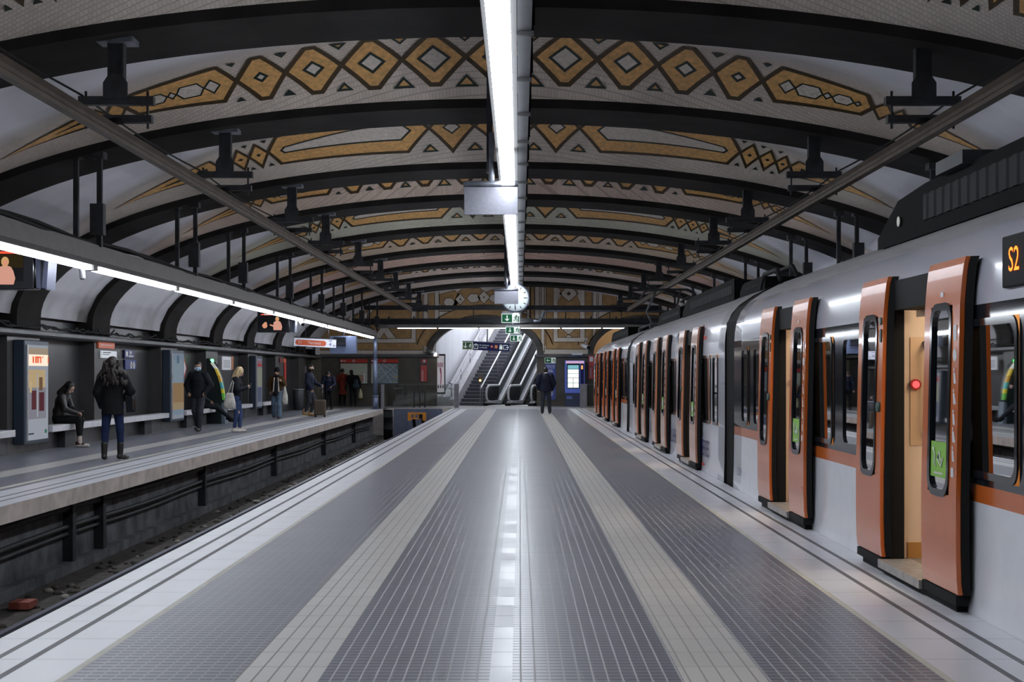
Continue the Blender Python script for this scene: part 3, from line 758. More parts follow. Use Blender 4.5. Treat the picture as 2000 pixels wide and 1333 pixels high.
# pole at the end of the left platform
px_ = at(733, 800, 63.0)
t = thing('lamp_pole', 'blue grey steel pole at the far end of the left platform', 'pole', (px_[0], 63.0, 0))
b = MB(); b.cyl((0, 0, 0), (0, 0, .55), .115, 14); b.cyl((0, 0, .55), (0, 0, .59), .135, 14); b.cyl((0, 0, .59), (0, 0, 2.1), .095, 14); b.cyl((0, 0, 2.1), (0, 0, 2.14), .11, 14); b.cyl((0, 0, 2.14), (0, 0, 3.06), .08, 14)
b.build('shaft', ['pole_blue'], t)
b = MB(); b.box(-.17, .17, -.17, .17, 0, .03); b.build('base_plate', ['iron_grey'], t)

# ---------------------------------------------------------------- hanging blank sign panels and clock
def blank_sign(x0, x1, ytop, ybot, Y, label, zc):
    a = at(x0, ytop, Y); c = at(x1, ybot, Y); cx = (a[0] + c[0]) / 2; wd = c[0] - a[0]
    t = thing('hanging_sign', label, 'sign', (cx, Y, a[2]))
    zt = a[2]; bar = (a[2] - c[2]) * .2
    b = MB(); b.box(a[0] + .01, c[0] - .005, Y - .02, Y + .02, c[2], zt - bar); b.build('panel', ['steel'], t, True, bevel=.004)
    b = MB(); b.cyl((a[0], Y, zt - bar * .55), (c[0], Y, zt - bar * .55), bar * .45, 14); b.build('top_tube', ['iron_grey'], t, True)
    xp = (a[0] + c[0]) / 2 + .01
    b = MB(); b.cyl((xp, Y, zt - bar * .5), (xp, Y, zt + .62), bar * .42, 14); b.build('pole', ['iron_grey'], t, True)
    b = MB(); b.box(xp - .065, xp + .01, Y + .0, Y + .09, zt + .1, zc); b.box(xp - .09, xp + .05, Y - .03, Y + .1, zc - .12, zc + .05); b.build('hanger_bracket', ['iron'], t, True)
    return t
blank_sign(905, 1012, 352, 420, 19.4, 'blank steel sign panel hung under the ceiling, nearest and largest of the two', 5.75)
blank_sign(965, 1012.5, 563, 594, 40.4, 'smaller blank steel sign panel hanging just in front of the station clock', 5.7)
Yc = 41.4; c = at(1006.5, 583, Yc); rc_ = 28 * Yc / FPX
t = thing('station_clock', 'round white station clock with a dark rim hanging from the light row', 'clock', c)
b = MB(); n = 40
b.tube([(0, -.13, 0), (0, -.12, 0), (0, .12, 0), (0, .13, 0)], [rc_ * .97, rc_, rc_, rc_ * .97], n); b.build('case', [mat('clock case blue grey', (.10, .12, .17), .35)], t)
b = MB(); b.disc((0, -.134, 0), rc_ * .90, (1, 0, 0), (0, 0, 1), n); b.build('face', [mat('clock face', (.62, .68, .70), .4, emit=(.75, .9, .95), es=.18)], t)
b = MB()
for i in range(60):
    an = 2 * math.pi * i / 60; big = i % 5 == 0; q = 1 if i % 15 == 0 else 0
    ro = rc_ * .86; ri = rc_ * ((.58 if q else .66) if big else .80); wd = rc_ * (.028 if big else .012)
    d = Vector((math.sin(an), 0, math.cos(an))); s = Vector((math.cos(an), 0, -math.sin(an)))
    b.quad(*[d * r_ + s * w_ * 1 + Vector((0, -.138, 0)) for r_, w_ in ((ri, -wd), (ri, wd), (ro, wd), (ro, -wd))])
b.build('minute_marks', ['black'], t)
for nm, an, ln, wd in (('minute_hand', R(182), .74, .03), ('hour_hand', R(-62), .5, .045)):
    b = MB(); d = Vector((math.sin(an), 0, math.cos(an))); s = Vector((math.cos(an), 0, -math.sin(an)))
    b.quad(*[d * rc_ * r_ + s * rc_ * w_ + Vector((0, -.142, 0)) for r_, w_ in ((-.15, -wd), (-.15, wd), (ln, wd * .7), (ln, -wd * .7))]); b.build(nm, ['black'], t)
b = MB(); b.cyl((0, 0, rc_), (0, 0, 3.96 - c[2]), .03, 8); b.build('suspension', ['iron_grey'], t)

# ---------------------------------------------------------------- emergency exit signs
def run_man(b, c, s, mi, ux=(1, 0, 0), y=-.0, flip=1):
    """running figure of the exit pictogram, s = height"""
    def P(x, z): return (c[0] + x * s * flip, c[1] + y, c[2] + z * s)
    def limb(p, q, w_):
        a = Vector((p[0], 0, p[1])); d = Vector((q[0], 0, q[1])); n_ = (d - a).normalized(); s_ = Vector((-n_.z, 0, n_.x)) * w_
        b.quad(*[P(v.x, v.z) for v in (a - s_, a + s_, d + s_, d - s_)], mi)
    b.disc(P(.08, .36), s * .085, (1, 0, 0), (0, 0, 1), 10, mi)
    limb((.04, .28), (-.03, -.02), .08); limb((-.03, 0), (.16, -.14), .045); limb((.16, -.14), (.10, -.40), .04)
    limb((-.04, -.02), (-.10, -.24), .045); limb((-.10, -.22), (-.30, -.30), .04); limb((.03, .24), (.24, .12), .032); limb((.24, .12), (.30, .22), .028); limb((.0, .24), (-.2, .14), .032); limb((-.2, .14), (-.22, -.02), .028)
def arrow(b, c, s, d, mi, y=0.0):
    """arrow pictogram pointing along d in the sign plane (x, z)"""
    d = Vector((d[0], 0, d[1])).normalized(); e = Vector((-d.z, 0, d.x)); c = Vector((c[0], c[1] + y, c[2]))
    w_ = .09 * s
    b.quad(c - d * .5 * s - e * w_, c - d * .5 * s + e * w_, c + d * .3 * s + e * w_, c + d * .3 * s - e * w_, mi)
    for q in (1, -1):
        b.quad(c + d * .5 * s, c + d * .28 * s, c + d * .06 * s + e * q * .34 * s, c + d * .16 * s + e * q * .40 * s, mi)
def exit_sign(x0, x1, y0, y1, Y, label, d=(0, -1), hang=4.05, man_left=False):
    a = at(x0, y0, Y); q = at(x1, y1, Y); wd = q[0] - a[0]; ht = a[2] - q[2]
    t = thing('exit_sign', label, 'exit sign', ((a[0] + q[0]) / 2, Y, q[2]), group='green emergency exit signs')
    b = MB(); b.box(a[0], q[0], Y - .02, Y + .02, q[2], a[2]); b.build('panel', ['sign_white'], t, True)
    m = .07 * ht; xs_ = a[0] + wd * .58
    b = MB(); b.box(a[0] + m, xs_, Y - .026, Y - .02, q[2] + m, a[2] - m); b.build('green_field', ['green_sign'], t, True)
    b = MB(); arrow(b, ((a[0] + m + xs_) / 2, Y, (a[2] + q[2]) / 2), ht * .62, d, 0, -.029)
    b.build('arrow', ['sign_white'], t, True)
    b = MB(); run_man(b, ((xs_ + q[0]) / 2, Y - .024, (a[2] + q[2]) / 2), ht * .85, 0)
    b.quad((q[0] - wd * .10, Y - .022, q[2] + m), (q[0] - m, Y - .022, q[2] + m), (q[0] - m, Y - .022, a[2] - m * 4), (q[0] - wd * .10, Y - .022, a[2] - m * 4))
    b.build('running_figure', ['green_sign'], t, True)
    if hang:
        b = MB(); b.box(a[0], q[0], Y - .03, Y + .03, a[2] + .02, a[2] + .07); cx = (a[0] + q[0]) / 2; b.box(cx - .02, cx + .02, Y - .02, Y + .02, a[2], hang); b.build('hanger_bar', ['iron_grey'], t, True)
    return t
exit_sign(979.5, 1015, 613, 631, 47, 'green exit sign right below the station clock, arrow down')
exit_sign(987.5, 1015.5, 638.5, 652, 58.5, 'green exit sign in the middle of the three below the clock, arrow down')
exit_sign(996.5, 1019.5, 655, 667.5, 68.2, 'lowest green exit sign of the three below the clock, arrow down')
exit_sign(1064, 1085.5, 699, 710, YB - .10, 'small green exit sign on the brown pier, arrow pointing left', (-1, 0), None)
# direction sign
Y = 66.5; c = at(949, 677, Y); s = Y / FPX
t = thing('direction_sign', 'dark blue hanging direction sign with white pictograms in front of the staircase', 'sign', c, rot=(0, R(2.3), 0))
b = MB(); b.box(-46 * s, 46 * s, -.04, .04, 7.4 * s, 9.2 * s); b.build('top_bar', ['iron_grey'], t)
b = MB(); b.box(-25.5 * s, 46 * s, -.03, .03, -8 * s, 7.4 * s); b.build('blue_panel', ['navy'], t)
b = MB(); b.box(-46 * s, -26 * s, -.03, .03, -8 * s, 7.4 * s); b.build('exit_panel', [mat('luminous cream', (.6, .62, .45), .4, emit=(.5, .6, .4), es=.2)], t)
b = MB(); b.box(-44.5 * s, -27.5 * s, -.034, -.03, -6.5 * s, 6 * s); b.build('exit_field', [mat('exit field green', (.01, .07, .02), .4)], t)
b = MB(); arrow(b, (-40 * s, -.036, 0), 10 * s, (0, -1), 0); run_man(b, (-31 * s, -.037, -.3 * s), 10 * s, 0); b.build('exit_pictogram', ['sign_white'], t)
b = MB()
def frame_(x, z, h, gap):   # square bracket symbol with one open side
    th = .9 * s
    for q in ((x - h, x - h + th, z - h, z + h), (x + h - th, x + h, z - h, z + h), (x - h, x + h, z - h, z - h + th), (x - h, x + h, z + h - th, z + h)):
        if gap == 't' and q[2] > z: b.box(x - h, x - h * .5, -.036, -.032, z + h - th, z + h); b.box(x + h * .5, x + h, -.036, -.032, z + h - th, z + h)
        elif gap == 'r' and q[0] > x: b.box(x + h - th, x + h, -.036, -.032, z - h, z - h * .5); b.box(x + h - th, x + h, -.036, -.032, z + h * .5, z + h)
        else: b.box(q[0], q[1], -.036, -.032, q[2], q[3])
frame_(-19.5 * s, -1 * s, 4.4 * s, 't'); arrow(b, (-19.5 * s, -.038, 2 * s), 6 * s, (0, 1), 0)
frame_(38.5 * s, -.5 * s, 4.4 * s, 'r'); arrow(b, (42 * s, -.038, -.5 * s), 6 * s, (1, 0), 0)
b.text('Pl. Catalunya', 3.6 * s, (-12.5 * s, -.034, 2 * s), align='LEFT'); b.text('La Rambla', 3.6 * s, (-12.5 * s, -.034, -2.6 * s), align='LEFT')
b.ell((28 * s, -.034, 3.2 * s), (1.2 * s, .004, 1.2 * s), 8, 5); b.ell((31 * s, -.034, 3.2 * s), (1.2 * s, .004, 1.2 * s), 8, 5); b.box(26.6 * s, 32.4 * s, -.036, -.032, -5 * s, 1.6 * s)
b.build('white_lettering', ['sign_white'], t)
b = MB(); b.poly([(11.5 * s + 3.4 * s * math.cos(a), -.035, 3.4 * s * math.sin(a)) for a in (0, math.pi / 2, math.pi, 3 * math.pi / 2)]); b.build('metro_symbol', ['red'], t)
b = MB(); b.text('M', 4 * s, (11.5 * s, -.037, 0)); b.text('R', 4.4 * s, (20 * s, -.037, 0)); b.build('symbol_letters', ['white'], t)
b = MB(); b.box(17 * s, 23 * s, -.036, -.032, -3.4 * s, 3.4 * s); b.build('rail_symbol', [mat('sign orange', (.55, .16, .02), .4)], t)
b = MB(); q = at(951, 667, Y); b.cyl((2 * s, 0, 9 * s), (2 * s, 0, 3.5 - c[2]), .03, 8); b.build('hanger_pole', ['iron_grey'], t)

# Terrassa line sign and display box, televisions, cameras above the left platform
Y = 50; c = at(615.5, 670, Y); s = Y / FPX
t = thing('line_sign', 'white hanging line sign reading S1 Terrassa above the left platform', 'sign', c, rot=(0, R(3), 0))
K['sign_lit'] = mat('lit sign white', (.6, .6, .68), .4, emit=(.75, .78, 1), es=.22)
K['orange_sign'] = mat('orange red sign', (.50, .10, .04), .4, emit=(.8, .15, .06), es=.12)
b = MB(); b.box(-41 * s, 41 * s, -.05, .05, -8 * s, 8 * s); b.build('panel', ['sign_lit'], t)
b = MB(); b.box(-41 * s, 41 * s, -.06, .06, 8 * s, 10 * s); b.build('top_bar', ['iron'], t)
b = MB(); r_ = 5.2 * s
b.poly([(-33 * s + r_ * math.cos(a), -.054, -.6 * s + r_ * math.sin(a)) for a in np.linspace(math.pi / 2, 3 * math.pi / 2, 10)] + [(17 * s + r_ * math.cos(a), -.054, -.6 * s + r_ * math.sin(a)) for a in np.linspace(-math.pi / 2, math.pi / 2, 10)]); b.build('orange_band', ['orange_sign'], t)
b = MB(); b.text('S1', 8 * s, (-29 * s, -.058, -.6 * s)); b.text('Terrassa', 7.4 * s, (-1 * s, -.058, -.6 * s)); b.build('white_lettering', ['white'], t)
b = MB(); b.text('4', 10 * s, (30 * s, -.056, -2 * s)); b.box(27 * s, 33 * s, -.056, -.052, 4.6 * s, 5.6 * s); arrow(b, (37 * s, -.056, -3.5 * s), 4.5 * s, (1, -1), 0); b.build('platform_number', ['navy'], t)
b = MB(); b.cyl((-20 * s, 0, 10 * s), (-20 * s, 0, .55), .015, 6); b.cyl((25 * s, 0, 10 * s), (25 * s, 0, .55), .015, 6); b.build('hanger_rods', ['iron'], t)
Y = 54; c = at(671, 674.5, Y); s = Y / FPX
t = thing('display_box', 'blue grey display box hanging behind the line sign', 'display', c)
b = MB(); b.box(-26 * s, 26 * s, -.12, .12, -17 * s, 17.5 * s); b.build('case', [mat('blue grey case', (.10, .13, .23), .4)], t, bevel=.01)
b = MB(); b.box(-18 * s, 6 * s, -.3, -.12, 0, 15 * s); b.build('dark_unit', ['gloss_black'], t)
b = MB(); b.cyl((0, 0, 17 * s), (0, 0, 3.10 - c[2]), .03, 8); b.build('hanger_pole', ['iron'], t)
def person_img(b, x, z, h, y, skin, hair, cloth):
    """flat figure of a presenter shown on a screen"""
    b.poly([(x + u * h, y, z + v * h) for u, v in ((-.27, -.5), (-.30, -.22), (-.27, .02), (-.20, .12), (-.07, .17), (.07, .17), (.21, .12), (.29, -.02), (.36, -.28), (.30, -.5))], cloth)
    b.disc((x, y - .001, z + .31 * h), .15 * h, (.92, 0, 0), (0, 0, 1.15), 18, hair)
    b.disc((x + .012 * h, y - .002, z + .27 * h), .095 * h, (.85, 0, 0), (0, 0, 1.1), 16, skin)
    b.poly([(x + u * h, y - .002, z + v * h) for u, v in ((-.48, -.08), (-.44, -.2), (-.2, -.28), (-.2, -.18))], cloth)
    b.disc((x - .49 * h, y - .003, z - .12 * h), .055 * h, (1, 0, 0), (0, 0, 1), 10, skin)
K['scr_black'] = mat('screen black', (.004, .004, .005), .15)
K['scr_orange'] = emis('screen orange banner', (.9, .10, .05), 1.1); K['scr_skin'] = emis('screen skin', (.85, .36, .22), .8); K['scr_hair'] = emis('screen hair', (.80, .48, .20), .75); K['scr_cloth'] = emis('screen blouse', (.85, .42, .32), .75); K['scr_white'] = emis('screen white', (.8, .8, .8), .9); K['scr_dim'] = emis('screen dim', (.10, .07, .03), .25)
def tv(x, y, wpx_, hpx_, Y, label, two=False, sx=0.0):
    c = at(x, y, Y); s = Y / FPX; W = wpx_ * s / 2; H = hpx_ * s / 2
    t = thing('television', label, 'screen', c)
    b = MB(); b.box(-W, W, -.06, .22, -H * 1.28, H * 1.35); b.build('case', ['gloss_black'], t, bevel=.012)
    sw = W * .76; sh = H * .83; sx *= W
    b = MB(); b.quad((sx - sw, -.063, -sh), (sx + sw, -.063, -sh), (sx + sw, -.063, sh), (sx - sw, -.063, sh)); b.build('screen', ['scr_black'], t)
    b = MB(); b.quad((sx - sw, -.066, sh * .84), (sx + sw, -.066, sh * .84), (sx + sw, -.066, sh), (sx - sw, -.066, sh), 0)
    b.quad((sx - sw * .75, -.068, sh * .87), (sx - sw * .2, -.068, sh * .87), (sx - sw * .2, -.068, sh * .97), (sx - sw * .75, -.068, sh * .97), 4)
    if not two: b.quad((sx - sw, -.065, -sh * .1), (sx + sw, -.065, -sh * .1), (sx + sw, -.065, sh * .8), (sx - sw, -.065, sh * .8), 5)
    person_img(b, sx + (sw * .35), -sh * .28, sh * 1.9, -.070, 1, 2, 3)
    if two:
        b.disc((sx - sw * .68, -.069, -sh * .62), sh * .36, (1, 0, 0), (0, 0, 1), 14, 1); b.disc((sx - sw * .62, -.07, -sh * .3), sh * .2, (1, 0, 0), (0, 0, 1), 12, 1); b.quad((sx - sw * .8, -.072, -sh * .42), (sx - sw * .5, -.072, -sh * .42), (sx - sw * .5, -.072, -sh * .3), (sx - sw * .8, -.072, -sh * .3), 2)
    b.build('picture', ['scr_orange', 'scr_skin', 'scr_hair', 'scr_cloth', 'scr_white', 'scr_dim'], t)
    for k in range(2):
        x0 = W + .02 + k * W * .30
        b = MB(); b.prism([(x0, H * 1.2), (x0 + W * .10, H * 1.2), (x0 + W * (.16 if k == 0 else .02), -H * 1.28), (x0 + W * (.04 if k == 0 else -.12), -H * 1.2)], 'y', -.08, .3); b.build('side_fin', [K['fin']], t)
    b = MB(); b.box(W, W * 1.32, .0, .26, -H * 1.2, H * 1.3); b.build('side_box', ['gloss_black'], t)
    b = MB(); b.box(-.05, .05, .05, .12, H * 1.3, max(H * 1.4, 3.2 - c[2] + .3)); b.build('mount', ['iron'], t)
    return t
K['fin'] = mat('blue grey fin', (.06, .065, .10), .45, spec=.3)
tv(-2, 521, 142, 70, 20.5, 'large television showing one presenter, at the left edge above the left platform', sx=-.05)
tv(534, 628, 62, 34, 42.6, 'small far television showing a presenter, above the left platform', True)
def cctv(p, label, d, s=1.0):
    t = thing('security_camera', label, 'camera', p); p = Vector(p); d = Vector(d).normalized()
    b = MB(); b.cyl(p + d * -.13 * s, p + d * .13 * s, .05 * s, 10); b.build('camera_body', ['white'], t, True)
    b = MB(); b.cyl(p + d * .13 * s, p + d * .15 * s, .04 * s, 10); b.build('lens', ['gloss_black'], t, True)
    b = MB(); b.cyl(p, p + Vector((.05, .0, .16 * s)), .02 * s, 6); b.box(p.x - .02, p.x + .12, p.y - .03, p.y + .03, p.z + .15 * s, p.z + .19 * s); b.build('bracket', ['alu'], t, True)
cctv(at(160, 529, 21.9), 'white security camera with bracket under the left light row, next to the large television', (0, .3, -1), .85)
cctv(at(588, 630, 42.0), 'white security camera under the left light row, beside the small television', (.5, -1, -.5), 1.2)
cctv(at(1143, 677, 68.9), 'white security camera above the cornice of the brown pier', (.6, -1, -.25), 2.0)
b = MB(); c = at(1127, 692, 69.2); b.box(c[0] - .25, c[0] + .25, 69.1, 69.3, c[2] - .05, c[2] + .05); o = b.build('emergency_lamp', ['white']); tag(o, 'white strip lamp case lying on the cornice of the brown pier', 'lamp case')
# ---------------------------------------------------------------- the train
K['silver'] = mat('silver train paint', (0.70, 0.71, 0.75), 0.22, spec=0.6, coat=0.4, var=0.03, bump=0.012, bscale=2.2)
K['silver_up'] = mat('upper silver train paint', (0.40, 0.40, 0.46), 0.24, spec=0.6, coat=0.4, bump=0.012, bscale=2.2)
K['silver_ad'] = mat('silver wrap of second car', (0.60, 0.60, 0.66), 0.22, spec=0.6, coat=0.4, bump=0.012, bscale=2.2)
K['roof'] = mat('train roof grey', (0.26, 0.25, 0.26), 0.5, metal=0.0, var=0.12, scale=3, stretch=(4, .3, 4))
K['orange'] = mat('orange train paint', (0.50, 0.112, 0.018), 0.22, spec=0.5, coat=0.3, var=0.04)
K['leaf_ad_reflect'] = mat('orange door wrap with painted reflection', (0.42, 0.185, 0.105), 0.22, spec=0.5, coat=0.3)  # wrap colour with the pinkish tint of grazing reflections mixed in
K['band'] = mat('black window band', (0.012, 0.013, 0.017), 0.09, spec=0.7)
K['tglass'] = glass('tinted train glass', (0.30, 0.27, 0.22), 0.10, 0.015)
K['lglass'] = glass('dark leaf glass', (0.05, 0.05, 0.055), 0.03, 0.02)
K['cream_in'] = mat('cream interior panel', (0.70, 0.55, 0.41), 0.45)
K['amber_in'] = mat('amber partition', (0.42, 0.20, 0.05), 0.5)
K['floor_in'] = mat('train floor', (0.20, 0.17, 0.15), 0.55, var=0.2)
K['seat_red'] = mat('red seat', (0.30, 0.03, 0.02), 0.6)
K['sill'] = mat('worn metal sill', (0.36, 0.34, 0.32), 0.4, metal=0.5, var=0.25, scale=10)
K['in_lamp'] = emis('train ceiling lamp', (1.0, 0.82, 0.62), 26.0)
K['led'] = emis('orange led', (1.0, 0.16, 0.02), 4.0)
K['sticker'] = mat('green sticker', (0.22, 0.47, 0.05), 0.4)
K['pict'] = mat('white pictogram', (0.62, 0.60, 0.60), 0.4)
K['in_white'] = mat('train inner wall', (0.42, 0.36, 0.29), 0.5)
train = thing('train', 'long silver and orange commuter train with open doors along the right platform edge', 'train', (4.3, 30, -1.0))
PROF = [(2.78, -.42), (2.805, -.15), (2.82, 0.0), (2.83, .3), (2.835, .706), (2.835, .815), (2.835, 1.87), (2.836, 1.93), (2.845, 2.06), (2.87, 2.20), (2.93, 2.335), (3.03, 2.45), (3.22, 2.58), (3.45, 2.70), (3.8, 2.79), (4.32, 2.83)]
def prof_x(z):
    for (a, b), (c, d) in zip(PROF[:-1], PROF[1:]):
        if b <= z <= d: return a + (c - a) * (z - b) / (d - b)
    return PROF[-1][0]
DH = .575; LEAF = .80
def rr_ring(w0, w1, z0, z1, r, n=5):
    """rounded rectangle outline in (y, z)"""
    P = []
    for cx, cz, a0 in ((w1 - r, z1 - r, 0), (w0 + r, z1 - r, 90), (w0 + r, z0 + r, 180), (w1 - r, z0 + r, 270)):
        for k in range(n + 1): a = R(a0 + 90 * k / n); P.append((cx + r * math.cos(a), cz + r * math.sin(a)))
    return P
def window(root, y0, y1, z0, z1, X, r=.09, fr=.045, name='window', dark=False):
    o_ = rr_ring(y0, y1, z0, z1, r); i_ = rr_ring(y0 + fr, y1 - fr, z0 + fr, z1 - fr, r - .02)
    b = MB(); n = len(o_)
    b.add([(X, *p) for p in o_] + [(X - .012, *p) for p in o_] + [(X - .012, *p) for p in i_] + [(X + .02, *p) for p in i_],
          [(a * n + k, a * n + (k + 1) % n, (a + 1) * n + (k + 1) % n, (a + 1) * n + k) for a in range(3) for k in range(n)], 0)
    # corner fill between the square hole and the rounded frame
    f = b.build(name, ['gloss_black' if not dark else 'band'], root, True)
    g = MB(); g.poly([(X + .004, *p) for p in rr_ring(y0 + fr * .6, y1 - fr * .6, z0 + fr * .6, z1 - fr * .6, r - .02)]); g.build('pane', ['tglass'], f, True)
    return f
def car(y0, y1, kind, doors, wins, first_vis=True):
    """kind 'std': white with orange stripe and black window band; 'ad': all silver with lettering"""
    ys = {y0, y1}
    for d in doors: ys |= {d - DH, d + DH}
    for a, b in wins: ys |= {a, b}
    ys = sorted(ys); W0, W1 = (.86, 1.84) if kind == 'std' else (.76, 1.78)
    zz = sorted({p[1] for p in PROF} | {W0, W1, .08, 2.16})
    b = MB(); prev = None
    for ya, yb in zip(ys[:-1], ys[1:]):
        ym = (ya + yb) / 2
        isd = any(abs(ym - d) < DH for d in doors); isw = any(a < ym < c for a, c in wins)
        for za, zb in zip(zz[:-1], zz[1:]):
            zm = (za + zb) / 2
            if isd and .08 < zm < 2.16: continue
            if isw and W0 < zm < W1: continue
            mi = 0
            if zm > 2.47: mi = 3
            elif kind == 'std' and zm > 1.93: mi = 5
            elif kind == 'ad': mi = 6
            elif kind == 'std' and .706 < zm < .815: mi = 1
            elif kind == 'std' and .815 < zm < 1.93: mi = 2
            xa, xb = prof_x(za), prof_x(zb)
            b.add([(xa, ya, za), (xa, yb, za), (xb, yb, zb), (xb, ya, zb)], [(0, 3, 2, 1)], mi, True)
    # far side, far roof half, ends and underside
    xf = 8.64 - 2.835
    fp = [(8.64 - x, z) for x, z in PROF]
    for (xa, za), (xb, zb) in zip(fp[:-1], fp[1:]): b.quad((xa, y0, za), (xa, y1, za), (xb, y1, zb), (xb, y0, zb), 3 if za > 2.4 else 0)
    full = PROF + fp[::-1]
    for y in (y0, y1): b.poly([(x, y, z) for x, z in full], 4)
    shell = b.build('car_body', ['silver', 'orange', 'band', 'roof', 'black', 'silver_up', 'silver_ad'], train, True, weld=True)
    # undercarriage
    u = MB(); u.box(3.0, 5.6, y0 + .3, y1 - .3, -1.0, -.4); u.build('underframe', ['black'], train, True)
    # interior
    i_ = MB(); i_.box(2.86, 5.78, y0 + .1, y1 - .1, .04, .10, 0)
    i_.box(2.95, 5.7, y0 + .1, y1 - .1, 2.20, 2.24, 1); i_.box(5.70, 5.76, y0 + .1, y1 - .1, .1, 2.2, 1)
    for y in (y0 + .12, y1 - .14): i_.box(2.9, 5.75, y, y + .03, 0, 2.2, 2)
    i_.build('interior_lining', ['floor_in', 'in_white', 'amber_in'], train, True)
    for x in (3.55, 5.1):
        l = MB(); l.box(x - .06, x + .06, y0 + .5, y1 - .5, 2.165, 2.2); l.build('interior_lamp', ['in_lamp'], train, True)
    for a, c in wins:
        window(train, a, c, W0, W1, 2.83, .10 if kind == 'std' else .08)
    for d in doors:
        # portal
        p = MB()
        for s in (-1, 1):
            e = d + s * DH; p.box(2.80, 2.90, min(e, e + s * .07), max(e, e + s * .07), -.03, 2.2, 0)
        p.box(2.82, 3.0, d - DH, d + DH, 1.98, 2.2, 0)
        p.build('door_portal', ['rubber'], train, True)
        h = MB(); h.box(2.99, 3.03, d - DH, d + DH, 1.93, 2.0); h.build('door_header', ['alu'], train, True)
        s_ = MB(); s_.box(2.70, 2.95, d - DH, d + DH, .045, .105, 0); s_.build('door_sill', ['sill'], train, True)
        k_ = MB(); k_.box(2.722, 2.80, d - DH - LEAF + .02, d - DH, .05, .112, 0); k_.box(2.722, 2.80, d + DH, d + DH + LEAF - .02, .05, .112, 0); k_.box(2.75, 2.82, d - DH - LEAF + .1, d + DH + LEAF - .1, -.05, .04, 0); k_.build('sill_skirt', ['rubber'], train, True)
        for s in (-1, 1):
            # draught screens with recessed handle and red button
            ye = d + s * (DH + .10)
            q = MB(); q.box(2.90, 3.62, min(ye, ye + s * .04), max(ye, ye + s * .04), .1, 2.16, 0)
            q.box(2.95, 3.25, min(ye, ye - s * .012), max(ye, ye - s * .012), .1, .22, 1)
            if s < 0: q.box(2.90, 3.62, ye - .046, ye - .041, .1, 2.16, 1)
            sc_ = q.build('draught_screen', ['cream_in', 'amber_in'], train, True)
            q = MB(); yy = ye - s * .004
            q.box(2.97, 3.28, min(yy, yy - s * .004), max(yy, yy - s * .004), .96, 1.78, 0); q.build('handle_recess', [K['recess']], sc_, True)
            q = MB(); q.tube([(3.075, yy, 1.02), (3.075, yy - s * .06, 1.08), (3.075, yy - s * .06, 1.68), (3.075, yy, 1.74)], .017, 8); q.build('grab_rail', ['steel'], sc_, True)
            q = MB(); q.cyl((3.005, yy, 1.42), (3.005, yy - s * .03, 1.42), .042, 14, 0); q.cyl((3.005, yy - s * .03, 1.42), (3.005, yy - s * .04, 1.42), .027, 12, 1); q.build('red_button', [K['btn'], K['btn_lit']], sc_, True)
            # leaf
            ya, yb = (d - DH - LEAF, d - DH) if s < 0 else (d + DH, d + DH + LEAF)
            zt = 2.235; zb = .12
            pz = [zb, .2, .4, .73, 1.94, 2.02, 2.12, 2.19, zt]
            px_ = [2.730, 2.721, 2.716, 2.716, 2.742, 2.748, 2.757, 2.766, 2.78]
            wy0, wy1 = ya + .16, yb - .16
            L = MB()
            for (z0, z1), (x0, x1) in zip(zip(pz[:-1], pz[1:]), zip(px_[:-1], px_[1:])):
                for a, c in ((ya, wy0), (wy0, wy1), (wy1, yb)):
                    if a == wy0 and z0 >= .73 and z1 <= 1.94: continue
                    L.add([(x0, a, z0), (x0, c, z0), (x1, c, z1), (x1, a, z1)], [(0, 3, 2, 1)], 0)
                for yy in (ya, yb): L.add([(x0, yy, z0), (x0 + .03, yy, z0), (x1 + .03, yy, z1), (x1, yy, z1)], [(0, 1, 2, 3)], 0)
            L.quad((px_[0], ya, zb), (px_[0], yb, zb), (px_[0] + .03, yb, zb), (px_[0] + .03, ya, zb), 0); L.quad((px_[-1], ya, zt), (px_[-1], yb, zt), (px_[-1] + .03, yb, zt), (px_[-1] + .03, ya, zt), 0)
            leaf = L.build('door_leaf', ['orange' if kind == 'std' else 'leaf_ad_reflect'], train, True)
            bk = MB()  # black leaf back and seal edges, also painting in the shadow beside the leaf
            for (z0, z1), (x0, x1) in zip(zip(pz[:-1], pz[1:]), zip(px_[:-1], px_[1:])):
                v = [(x0 + .03, ya - .01, z0), (x0 + .03, yb + .01, z0), (x1 + .03, yb + .01, z1), (x1 + .03, ya - .01, z1), (x0 + .075, ya - .03, z0), (x0 + .075, yb + .02, z0), (x1 + .075, yb + .02, z1), (x1 + .075, ya - .03, z1)]
                for f_ in ((0, 4, 7, 3), (1, 2, 6, 5)): bk.add(v, [f_], 0)
                if not (z0 >= .73 and z1 <= 1.94): bk.add(v, [(4, 5, 6, 7)], 0)
                else:
                    for a, c in ((ya - .03, wy0), (wy1, yb + .02)): bk.quad((x0 + .075, a, z0), (x0 + .075, c, z0), (x1 + .075, c, z1), (x1 + .075, a, z1), 0)
            bk.quad((px_[0] + .03, ya - .01, zb), (px_[0] + .03, yb + .01, zb), (px_[0] + .075, yb + .02, zb), (px_[0] + .075, ya - .03, zb), 0)
            bk.quad((2.81, ya - .01, zt), (2.81, yb + .01, zt), (2.855, yb + .02, zt), (2.855, ya - .03, zt), 0)
            bk.build('leaf_seal_shadow', ['rubber'], leaf, True)
            o_ = rr_ring(wy0, wy1, .71, 1.96, .13); n_ = rr_ring(wy0 + .045, wy1 - .045, .755, 1.915, .10)
            def lx(z): 
                return 2.716 + (2.742 - 2.716) * (z - .73) / (1.94 - .73)
            F = MB(); n = len(o_)
